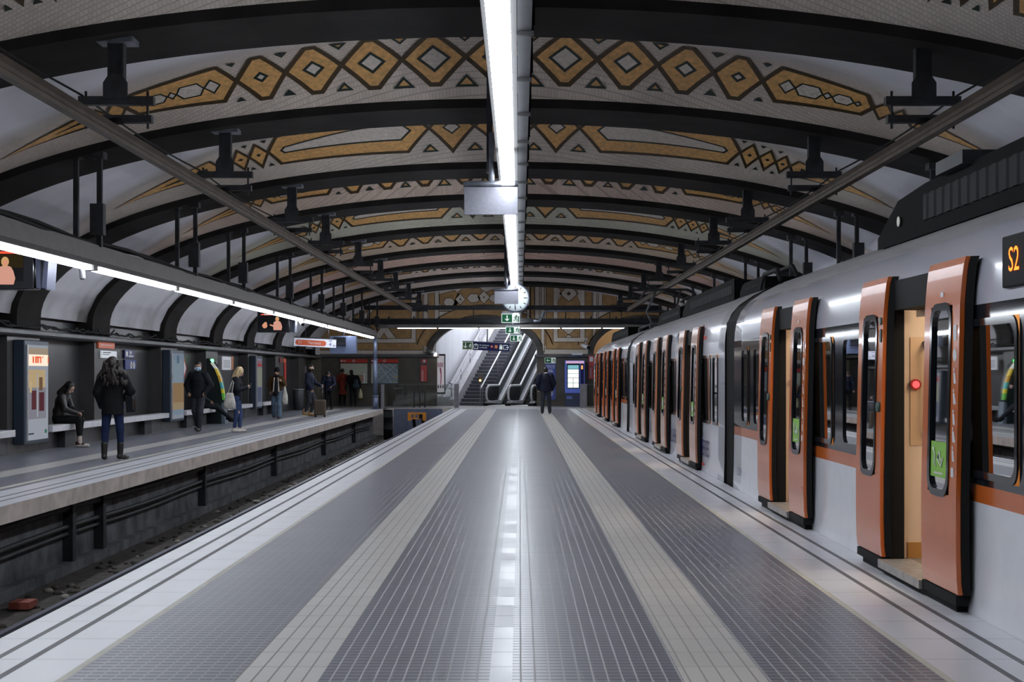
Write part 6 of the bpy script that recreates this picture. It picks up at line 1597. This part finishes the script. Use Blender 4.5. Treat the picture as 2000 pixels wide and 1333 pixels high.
    # shoes
    if shoes:
        for a, f, q in feet:
            sd = np.cross(f, vv(0, 0, 1)); up_ = vv(0, 0, 1)
            S_ = [('c', a + vv(0, 0, -.038) * s - f * .045 * s, a + vv(0, 0, -.05) * s + f * .10 * s, .042 * s, .040 * s, 1.0), ('c', a + vv(0, 0, -.05) * s + f * .08 * s, a + vv(0, 0, -.055) * s + f * .165 * s * shoe_len, .042 * s, .030 * s, 1.0), ('c', a + vv(0, 0, -.03) * s - f * .02 * s, a + vv(0, 0, .015 + boot) * s - f * .01 * s + (J['kn' + q] - a) * boot * .3, .046 * s, (.042 + boot * .12) * s, 1.0)]
            zc = -(a[2] - .09 * s) if abs(f[2]) < .3 else None
            sdf_mesh('shoe', S_, .011, shoes, t, k=.02, cut=[(0, 0, -1, zc)] if zc is not None else None)
    if hair:
        kind, hm = hair
        Q = []
        if kind in ('short', 'mid'):
            Q = [('c', hp(0, -.03, .055), hp(0, -.02, .05), .092 * s, .09 * s, 1.0), ('c', hp(0, .02, .085), hp(0, -.05, .08), .055 * s, .06 * s, 1.0), ('c', hp(-.04, -.06, .0), hp(.04, -.06, .0), .045 * s, .045 * s, 1.0)]
        if kind == 'long':      # straight long hair hanging to the chest
            Q = [('c', hp(0, -.03, .05), hp(0, -.02, .045), .095 * s, .092 * s, 1.0), ('c', hp(0, -.06, 0), hp(0, -.09, -.2), .07 * s, .07 * s, 1.0)]
            for q in (-1, 1): Q += [('c', hp(q * .07, .0, .05), hp(q * .085, .05, -.16), .03 * s, .034 * s, 1.0), ('c', hp(q * .085, .05, -.16), hp(q * .08, .085, -.36), .034 * s, .02 * s, 1.0)]
        if kind == 'curly':
            random.seed(4)
            Q = [('c', hp(0, -.03, .06), hp(0, -.02, .05), .105 * s, .10 * s, 1.0), ('c', hp(0, -.08, -.02), hp(0, -.11, -.20), .115 * s, .13 * s, .7)]
            for i in range(130):
                a = random.uniform(0, 2 * math.pi); zq = random.uniform(-.30, .10); rr_ = .115 + .085 * max(0, min(1, (.02 - zq) / .2))
                x, y = rr_ * math.cos(a) * 1.15, -.05 + rr_ * .85 * math.sin(a) - .02
                if y > .055 and abs(x) < .075: continue
                Q.append(('c', hp(x, y, zq), hp(x * 1.1, y - .01, zq - .045), .024 * s, .017 * s, 1.0))
        if kind == 'wavy':
            random.seed(8)
            Q = [('c', hp(0, -.035, .055), hp(0, -.02, .05), .10 * s, .096 * s, 1.0), ('c', hp(0, -.07, -.0), hp(0, -.07, -.12), .085 * s, .07 * s, 1.0)]
            for i in range(60):
                a = random.uniform(0, 2 * math.pi); zq = random.uniform(-.16, .09); x, y = .102 * math.cos(a), -.03 + .095 * math.sin(a)
                if y > .045 and abs(x) < .07: continue
                Q.append(('c', hp(x, y, zq), hp(x * 1.08, y, zq - .05), .026 * s, .02 * s, 1.0))
        if kind == 'beanie':
            Q = [('c', hp(0, -.015, .07), hp(0, -.02, .10), .096 * s, .085 * s, 1.0), ('c', hp(0, -.03, .045), hp(0, .005, .05), .095 * s, .092 * s, 1.0)]
        sdf_mesh('hat' if kind == 'beanie' else 'hair', Q, .0125, hm, t, k=.014, cut=None)
    t['_'] = 0; del t['_']
    def world(p):
        v = Matrix.Rotation(R(heading), 4, 'Z') @ Vector(tuple(np.array(p, float) * s)) ; return v + Vector((X, Y, Z))
    t_info = dict(root=t, s=s, J=J, hp=hp, world=world)
    return t_info
def face_mask(P, m, low=-.085, high=.0):
    hp, s = P['hp'], P['s']
    sdf_mesh('face_mask', [('c', hp(-.045, .05, -.035), hp(.045, .05, -.035), .045 * s, .045 * s, 1.0), ('c', hp(0, .078, -.02), hp(0, .075, -.06), .038 * s, .035 * s, 1.0)], .011, m, P['root'], k=.015)
for nm, col, ro in (('skin', (.42, .24, .17), .5), ('skin_pale', (.50, .32, .25), .5), ('cloth_black', (.008, .008, .009), .8), ('cloth_ink', (.011, .013, .018), .75), ('cloth_navy', (.011, .014, .030), .6), ('jeans_dark', (.012, .02, .058), .8), ('jeans_blue', (.040, .062, .14), .8), ('jeans_pale', (.11, .155, .22), .8), ('cloth_grey', (.040, .043, .055), .8),
                    ('hair_dark', (.010, .007, .006), .5), ('hair_brown', (.013, .008, .006), .55), ('hair_blond', (.46, .34, .19), .5), ('leather_dark', (.012, .011, .011), .4), ('shoe_white', (.55, .50, .46), .6), ('tan', (.34, .19, .07), .7), ('brown_coat', (.055, .030, .011), .85), ('cream_cloth', (.55, .48, .42), .8), ('mask_blue', (.42, .58, .72), .7), ('coat_red', (.19, .032, .02), .75), ('tote', (.52, .49, .45), .85)):
    K[nm] = mat(nm.replace('_', ' '), col, ro, var=.25, scale=9, spec=.15 if nm[:4] in ('clot', 'jean', 'coat', 'brow') else .4)

def gp(x, y):   # pixel of a foot on the platform -> ground point
    Y = HZ * FPX / (y - 731.0); return (x - 1015.0) * Y / FPX, Y
# 1 seated woman on the bench, facing the track
SIT = dict(pel=(0, .02, .55), wa=(0, .0, .70), ch=(0, .08, .90), nk=(0, .18, 1.06), hd=(0, .25, 1.19), shL=(-.17, .14, 1.01), shR=(.17, .14, 1.01),
           hiL=(-.09, .05, .53), hiR=(.09, .05, .53), knL=(-.09, .47, .52), knR=(.10, .47, .52), anL=(-.08, .44, .10), anR=(.09, .50, .10),
           elL=(-.24, .22, .76), elR=(.24, .22, .76), wrL=(-.07, .40, .68), wrR=(.08, .42, .67))
P = person('woman with long dark hair sitting on the bench, bent over her phone, black leather jacket', -9.45, 30.35, .055, 1.70, -90, dict(SIT, anL=(-.08, .44, .042), anR=(.09, .50, .042)), 'leather_dark', 'cloth_black', None, 'skin_pale', ('long', 'hair_brown'), hem=1.2, look=(0, -38), hands=(1.0, 1.0), cuff=.38)
for q in 'LR':
    a = P['J']['an' + q]; f = vv(0, 1, 0)
    sdf_mesh('sock', [('c', a + vv(0, 0, .0), a + vv(0, -.005, .10), .044, .046, 1.0)], .012, 'cream_cloth', P['root'])
    o = sdf_mesh('sneaker', [('c', a + vv(0, -.045, -.05), a + vv(0, .17, -.055), .036, .032, 1.0)], .011, 'shoe_white', P['root'], cut=[(0, 0, -1, -(a[2] - .097))])
    o = sdf_mesh('sneaker_upper', [('c', a + vv(0, -.04, -.015), a + vv(0, -.01, -.01), .044, .044, 1.0), ('c', a + vv(0, .06, -.04), a + vv(0, .09, -.045), .033, .030, 1.0)], .011, mat('sneaker dark red', (.06, .012, .014), .6), P['root'])
b = MB(); p = P['world']((0, .47, .705)); b.box(p.x - .07, p.x + .07, p.y - .045, p.y + .045, p.z - .006, p.z + .008); o = b.build('phone', ['steel']); tag(o, 'pale phone in the hands of the seated woman', 'phone')
# 2 woman standing with her back to us
X, Y = gp(220, 899.5)
P = person('woman with curly dark hair seen from behind, black coat, blue jeans and dark ankle boots', X, Y, 0, 1.78, 8,
           dict(anL=(-.13, -.05, .10), anR=(.135, .03, .10), knL=(-.12, .0, .52), knR=(.12, .03, .52), wrR=(.16, .20, 1.05), elR=(.30, .02, 1.18), elL=(-.25, -.02, 1.16), wrL=(-.20, .12, .92), ftR=(.55, .8, 0)), 'cloth_black', 'jeans_dark', 'leather_dark', 'skin_pale', ('curly', 'hair_brown'), hem=.78, bulk=1.14, hood=True, boot=.14, cuff=.3, legw=.95)
sdf_mesh('collar', [('c', P['J']['nk'] + vv(-.06, -.07, .0), P['J']['nk'] + vv(.06, -.07, .0), .058, .058, 1.0)], .013, mat('grey collar', (.05, .05, .058), .8), P['root'])
b = MB(); w_ = P['world']; p = w_((.27, .06, .98)); b.prism([(p.x - .03, p.z + .12), (p.x + .06, p.z + .08), (p.x + .07, p.z - .14), (p.x - .01, p.z - .15)], 'y', p.y - .1, p.y + .1); o = b.build('shoulder_bag', ['gloss_black'], None, bevel=.02); tag(o, 'small black bag under the right arm of the woman in the black coat', 'bag')
# 3 man in face mask walking towards us, hands in pockets
X, Y = gp(387, 843)
P = person('man in a black jacket with a pale blue face mask, hands in his pockets', X, Y, 0, 1.82, 172,
           dict(anL=(-.07, .10, .09), anR=(.06, -.14, .12), knL=(-.09, .10, .50), knR=(.08, .03, .51), elL=(-.31, -.05, 1.16), elR=(.31, -.05, 1.16), wrL=(-.20, .08, .98), wrR=(.20, .08, .98)), 'cloth_ink', 'cloth_grey', 'leather_dark', 'skin', ('short', 'hair_dark'), hem=.86, bulk=1.22, look=(12, -4), hands=(1.2, 1.2), legw=1.1)
face_mask(P, 'mask_blue')
# 4 person sitting with outstretched legs behind him
P = person('person in dark clothes sitting on the bench with legs stretched out', -9.42, 43.8, .055, 1.75, -78,
           dict(SIT, knL=(-.10, .46, .50), knR=(.10, .48, .46), anL=(-.12, .82, .16), anR=(.08, .90, .11), ch=(0, -.02, .90), nk=(0, .0, 1.08), hd=(0, .04, 1.22), shL=(-.18, -.01, 1.03), shR=(.18, -.01, 1.03), elL=(-.26, .05, .78), elR=(.26, .05, .78), wrL=(-.14, .26, .64), wrR=(.14, .26, .64)), 'cloth_ink', 'cloth_ink', 'cloth_black', 'skin', ('short', 'hair_dark'), hem=1.2)
# 5 blond woman with tote bag facing right, holding a phone
X, Y = gp(463, 845)
P = person('blond woman in a black jacket and ripped blue jeans looking at her phone, facing right', X, Y, 0, 1.68, -88,
           dict(hd=(0, .07, 1.60), nk=(0, .02, 1.47), elL=(-.23, .04, 1.14), elR=(.23, .04, 1.14), wrL=(-.07, .27, 1.20), wrR=(.08, .27, 1.20), anL=(-.08, .06, .09), anR=(.09, -.06, .09), knL=(-.09, .07, .5), knR=(.09, .0, .5)), 'cloth_ink', 'jeans_blue', 'shoe_white', 'skin_pale', ('wavy', 'hair_blond'), hem=.86, look=(0, -28), hands=(1.1, 1.1), bulk=1.05, hood=True, legw=.92, cuff=.16)
for dz, r_ in ((.50, .028), (.53, .02)): sdf_mesh('ripped_knee', [('c', vv(.085, .055, dz), vv(.10, .05, dz + .03), r_, r_, 1.0)], .01, 'skin_pale', P['root'])
b = MB(); p = P['world']((0, .36, 1.25)); b.box(p.x - .004, p.x + .008, p.y - .035, p.y + .035, p.z - .07, p.z + .07); o = b.build('phone', ['gloss_black']); tag(o, 'dark phone in the hands of the blond woman', 'phone')
def bag_loft(nm, secs, m, t):
    b = MB(); n = 16; vs = []
    for z, hw, hd_ in secs:
        for k in range(n):
            a = 2 * math.pi * k / n; ca, sa = math.cos(a), math.sin(a)
            vs.append((hw * math.copysign(abs(ca) ** .6, ca), hd_ * math.copysign(abs(sa) ** .8, sa), z + .012 * math.sin(3 * a + z * 9)))
    m_ = len(secs); b.add(vs, [(i * n + k, i * n + (k + 1) % n, (i + 1) * n + (k + 1) % n, (i + 1) * n + k) for i in range(m_ - 1) for k in range(n)] + [tuple(range(n))[::-1], tuple((m_ - 1) * n + k for k in range(n))], 0, True)
    return b.build(nm, [m], t)
p = Vector((-7.40, Y - .27, .82))
t = thing('tote_bag', 'white cloth tote bag hanging from the shoulder of the blond woman', 'bag', p)
bag_loft('bag_body', [(-.21, .14, .03), (-.20, .16, .055), (-.08, .155, .075), (.06, .125, .06), (.16, .10, .035), (.19, .085, .02)], 'tote', t)
b = MB(); b.tube([(-.05, 0, .18), (.04, .0, .42), (.10, .08, .60)], .012, 6); b.build('strap', ['tote'], t); b = MB(); b.tube([(.06, 0, .18), (.09, .01, .42), (.12, .08, .60)], .012, 6); b.build('strap', ['tote'], t)
# 6 walking person in brown coat and beanie
X, Y = gp(541, 818.5)
P = person('person walking in a brown coat with pale lapels, dark beanie and loose pale jeans', X, Y, 0, 1.69, 176,
           dict(anL=(-.11, .14, .09), anR=(.13, -.16, .12), knL=(-.11, .12, .50), knR=(.12, -.02, .5), wrR=(.22, .02, .96), elR=(.27, -.05, 1.16), elL=(-.27, -.05, 1.16), wrL=(-.20, .14, 1.30)), 'brown_coat', 'jeans_pale', 'leather_dark', 'skin', ('beanie', 'cloth_black'), hem=.80, bulk=1.14, legw=1.2, flare=.35, cuff=.02, look=(-10, 0), hands=(.9, .9))
s = P['s']
sdf_mesh('dark_shirt', [('c', vv(0, .105, 1.36) * s, vv(0, .13, .86) * s, .055, .075, .7)], .013, 'cloth_ink', P['root'])
for q in (-1, 1): sdf_mesh('pale_lapel', [('c', vv(q * .065, .115, 1.42) * s, vv(q * .095, .145, .95) * s, .02, .022, 1.0)], .012, 'cream_cloth', P['root'])
sdf_mesh('scarf', [('c', vv(-.05, .06, 1.47) * s, vv(.05, .06, 1.47) * s, .055, .055, 1.0)], .013, 'cloth_black', P['root'])
p = P['world']((-.29, .05, .78))
t = thing('cloth_bag', 'long white cloth bag carried by the person in the brown coat', 'bag', p)
bag_loft('bag_body', [(-.27, .06, .05), (-.26, .09, .07), (-.12, .10, .08), (.05, .085, .06), (.2, .045, .03), (.34, .02, .02)], 'tote', t)
# 7 man with suitcase
X, Y = gp(605, 814)
P = person('man in a dark padded jacket, grey trousers and tan boots holding the suitcase handle', X, Y, 0, 1.80, -100,
           dict(hd=(.0, .05, 1.63), elR=(.22, -.02, 1.16), wrR=(.17, .10, .93), elL=(-.26, .10, 1.16), wrL=(-.16, .34, 1.05), anL=(-.09, -.02, .10), anR=(.10, -.16, .13), knL=(-.09, .16, .52), knR=(.10, .04, .50), ftL=(0, .95, 0), hdL=(.2, 1, -.2)), 'cloth_navy', 'cloth_grey', 'tan', 'skin_pale', ('short', 'hair_dark'), hem=.90, bulk=1.18, look=(-70, -2), hands=(1.0, 1.2), hood=True, boot=.06, cuff=.2)
face_mask(P, 'cloth_black')
X2, Y2 = gp(625, 815)
t = thing('suitcase', 'brown wheeled suitcase with its handle pulled out, next to the man in tan boots', 'suitcase', (X2, Y2, 0))
K['case'] = mat('brown suitcase', (.065, .045, .025), .45, var=.1)
b = MB(); b.box(-.20, .20, -.13, .13, .06, .60); b.build('shell', ['case'], t, bevel=.035)
b = MB()
for x in (-.14, -.07, 0, .07, .14): b.box(x - .012, x + .012, -.138, -.128, .10, .56)
o = b.build('ribs', ['case'], t)
b = MB(); b.tube([(-.07, .1, .58), (-.07, .1, 1.02), (.07, .1, 1.02), (.07, .1, .58)], .012, 6); b.build('pull_handle', ['iron_grey'], t)
b = MB(); b.tube([(-.08, 0, .6), (-.05, 0, .64), (.05, 0, .64), (.08, 0, .6)], .014, 6); b.build('carry_handle', ['black'], t)
for x in (-.16, .16):
    for y in (-.1, .1): b = MB(); b.cyl((x - .015, y, .032), (x + .015, y, .032), .032, 10); b.build('wheel', ['rubber'], t)
# 8 bent person in navy jacket
X, Y = gp(642, 801.5)
person('person in a navy jacket leaning forward with head bowed, near the suitcase', X, Y, 0, 1.70, 180,
       dict(ch=(0, .06, 1.28), nk=(0, .13, 1.42), hd=(0, .20, 1.52), shL=(-.19, .08, 1.37), shR=(.19, .08, 1.37), elL=(-.26, .10, 1.10), elR=(.27, .10, 1.10), wrL=(-.16, .25, 1.02), wrR=(.24, .18, .87), anL=(-.12, -.02, .09), anR=(.11, .06, .09)), 'cloth_navy', 'cloth_black', 'leather_dark', 'skin', ('short', 'hair_dark'), hem=.82, bulk=1.15, look=(0, -50))
# 9 person in red coat at the map
P = person('person in a long dark red coat seen from behind, reading the pale map', (669 - 1015) * 68.7 / FPX, 68.7, 0, 1.75, -8, dict(elL=(-.22, .04, 1.15), wrL=(-.14, .2, 1.0), wrR=(.13, .24, 1.33), elR=(.26, .06, 1.18)), 'coat_red', 'cloth_black', 'leather_dark', 'skin', ('short', 'hair_dark'), hem=.55, bulk=1.05)
# 10 dark person beside, bending, with backpack and plastic bag
P = person('person in black with a backpack leaning towards the pale map, yellowish bag in hand', (690 - 1015) * 68.4 / FPX, 68.4, 0, 1.74, 12, dict(ch=(0, .06, 1.28), nk=(-.04, .13, 1.43), hd=(-.07, .18, 1.56), wrR=(.30, .04, .86), elR=(.29, .03, 1.12), elL=(-.24, .1, 1.15), wrL=(-.16, .28, 1.1), shL=(-.19, .08, 1.38), shR=(.18, .06, 1.37)), 'cloth_black', 'cloth_ink', 'leather_dark', 'skin', ('short', 'hair_dark'), hem=.80, bulk=1.15)
p = P['world']((.10, -.20, 1.05)); t = thing('backpack', 'dark teal backpack hanging low on the person in black at the map', 'backpack', p)
sdf_mesh('bag_body', [('c', vv(-.06, 0, -.10), vv(.06, 0, -.10), .12, .12, .7), ('c', vv(0, 0, .10), vv(0, 0, .12), .11, .10, .7)], .014, mat('dark teal', (.012, .03, .045), .6), t, k=.05)
b = MB(); b.tube([(-.07, .02, .15), (-.10, .12, .34), (-.08, .22, .36)], .018, 6); b.build('strap', ['cloth_black'], t); b = MB(); b.tube([(.07, .02, .15), (.08, .12, .34), (.06, .22, .36)], .018, 6); b.build('strap', ['cloth_black'], t)
p = P['world']((.34, .06, .60)); t = thing('plastic_bag', 'pale yellow plastic bag with an orange base held by the person in black', 'bag', p)
bag_loft('bag_body', [(-.20, .08, .06), (-.19, .10, .08), (-.02, .095, .07), (.10, .06, .04), (.22, .02, .02)], mat('pale yellow plastic', (.55, .53, .32), .4), t)
sdf_mesh('orange_base', [('c', vv(-.04, 0, -.205), vv(.04, 0, -.205), .045, .045, 1.2)], .013, 'tan', t)
# 11 man in navy jacket on the island, back to us
X, Y = gp(1066, 808.5)
P = person('man in a dark navy jacket standing on the island platform, back to us', X, Y, 0, 1.76, 4,
           dict(hd=(0, .075, 1.585), nk=(0, .015, 1.46), elL=(-.30, -.01, 1.15), elR=(.30, -.01, 1.15), wrL=(-.25, .08, .93), wrR=(.25, .08, .93), shL=(-.20, -.01, 1.41), shR=(.20, -.01, 1.41), anL=(-.135, -.02, .09), anR=(.145, -.02, .09), knL=(-.12, 0, .5), knR=(.125, 0, .5)), 'cloth_navy', 'cloth_grey', 'leather_dark', 'skin', ('short', 'hair_dark'), hem=.84, bulk=1.42, look=(0, -25), hands=(1.0, 1.0), legw=1.12, flare=.1, cuff=0.0)
sdf_mesh('pale_collar', [('c', P['J']['nk'] + vv(-.03, -.035, .055), P['J']['nk'] + vv(.03, -.035, .055), .045, .045, 1.0)], .012, 'cream_cloth', P['root'])
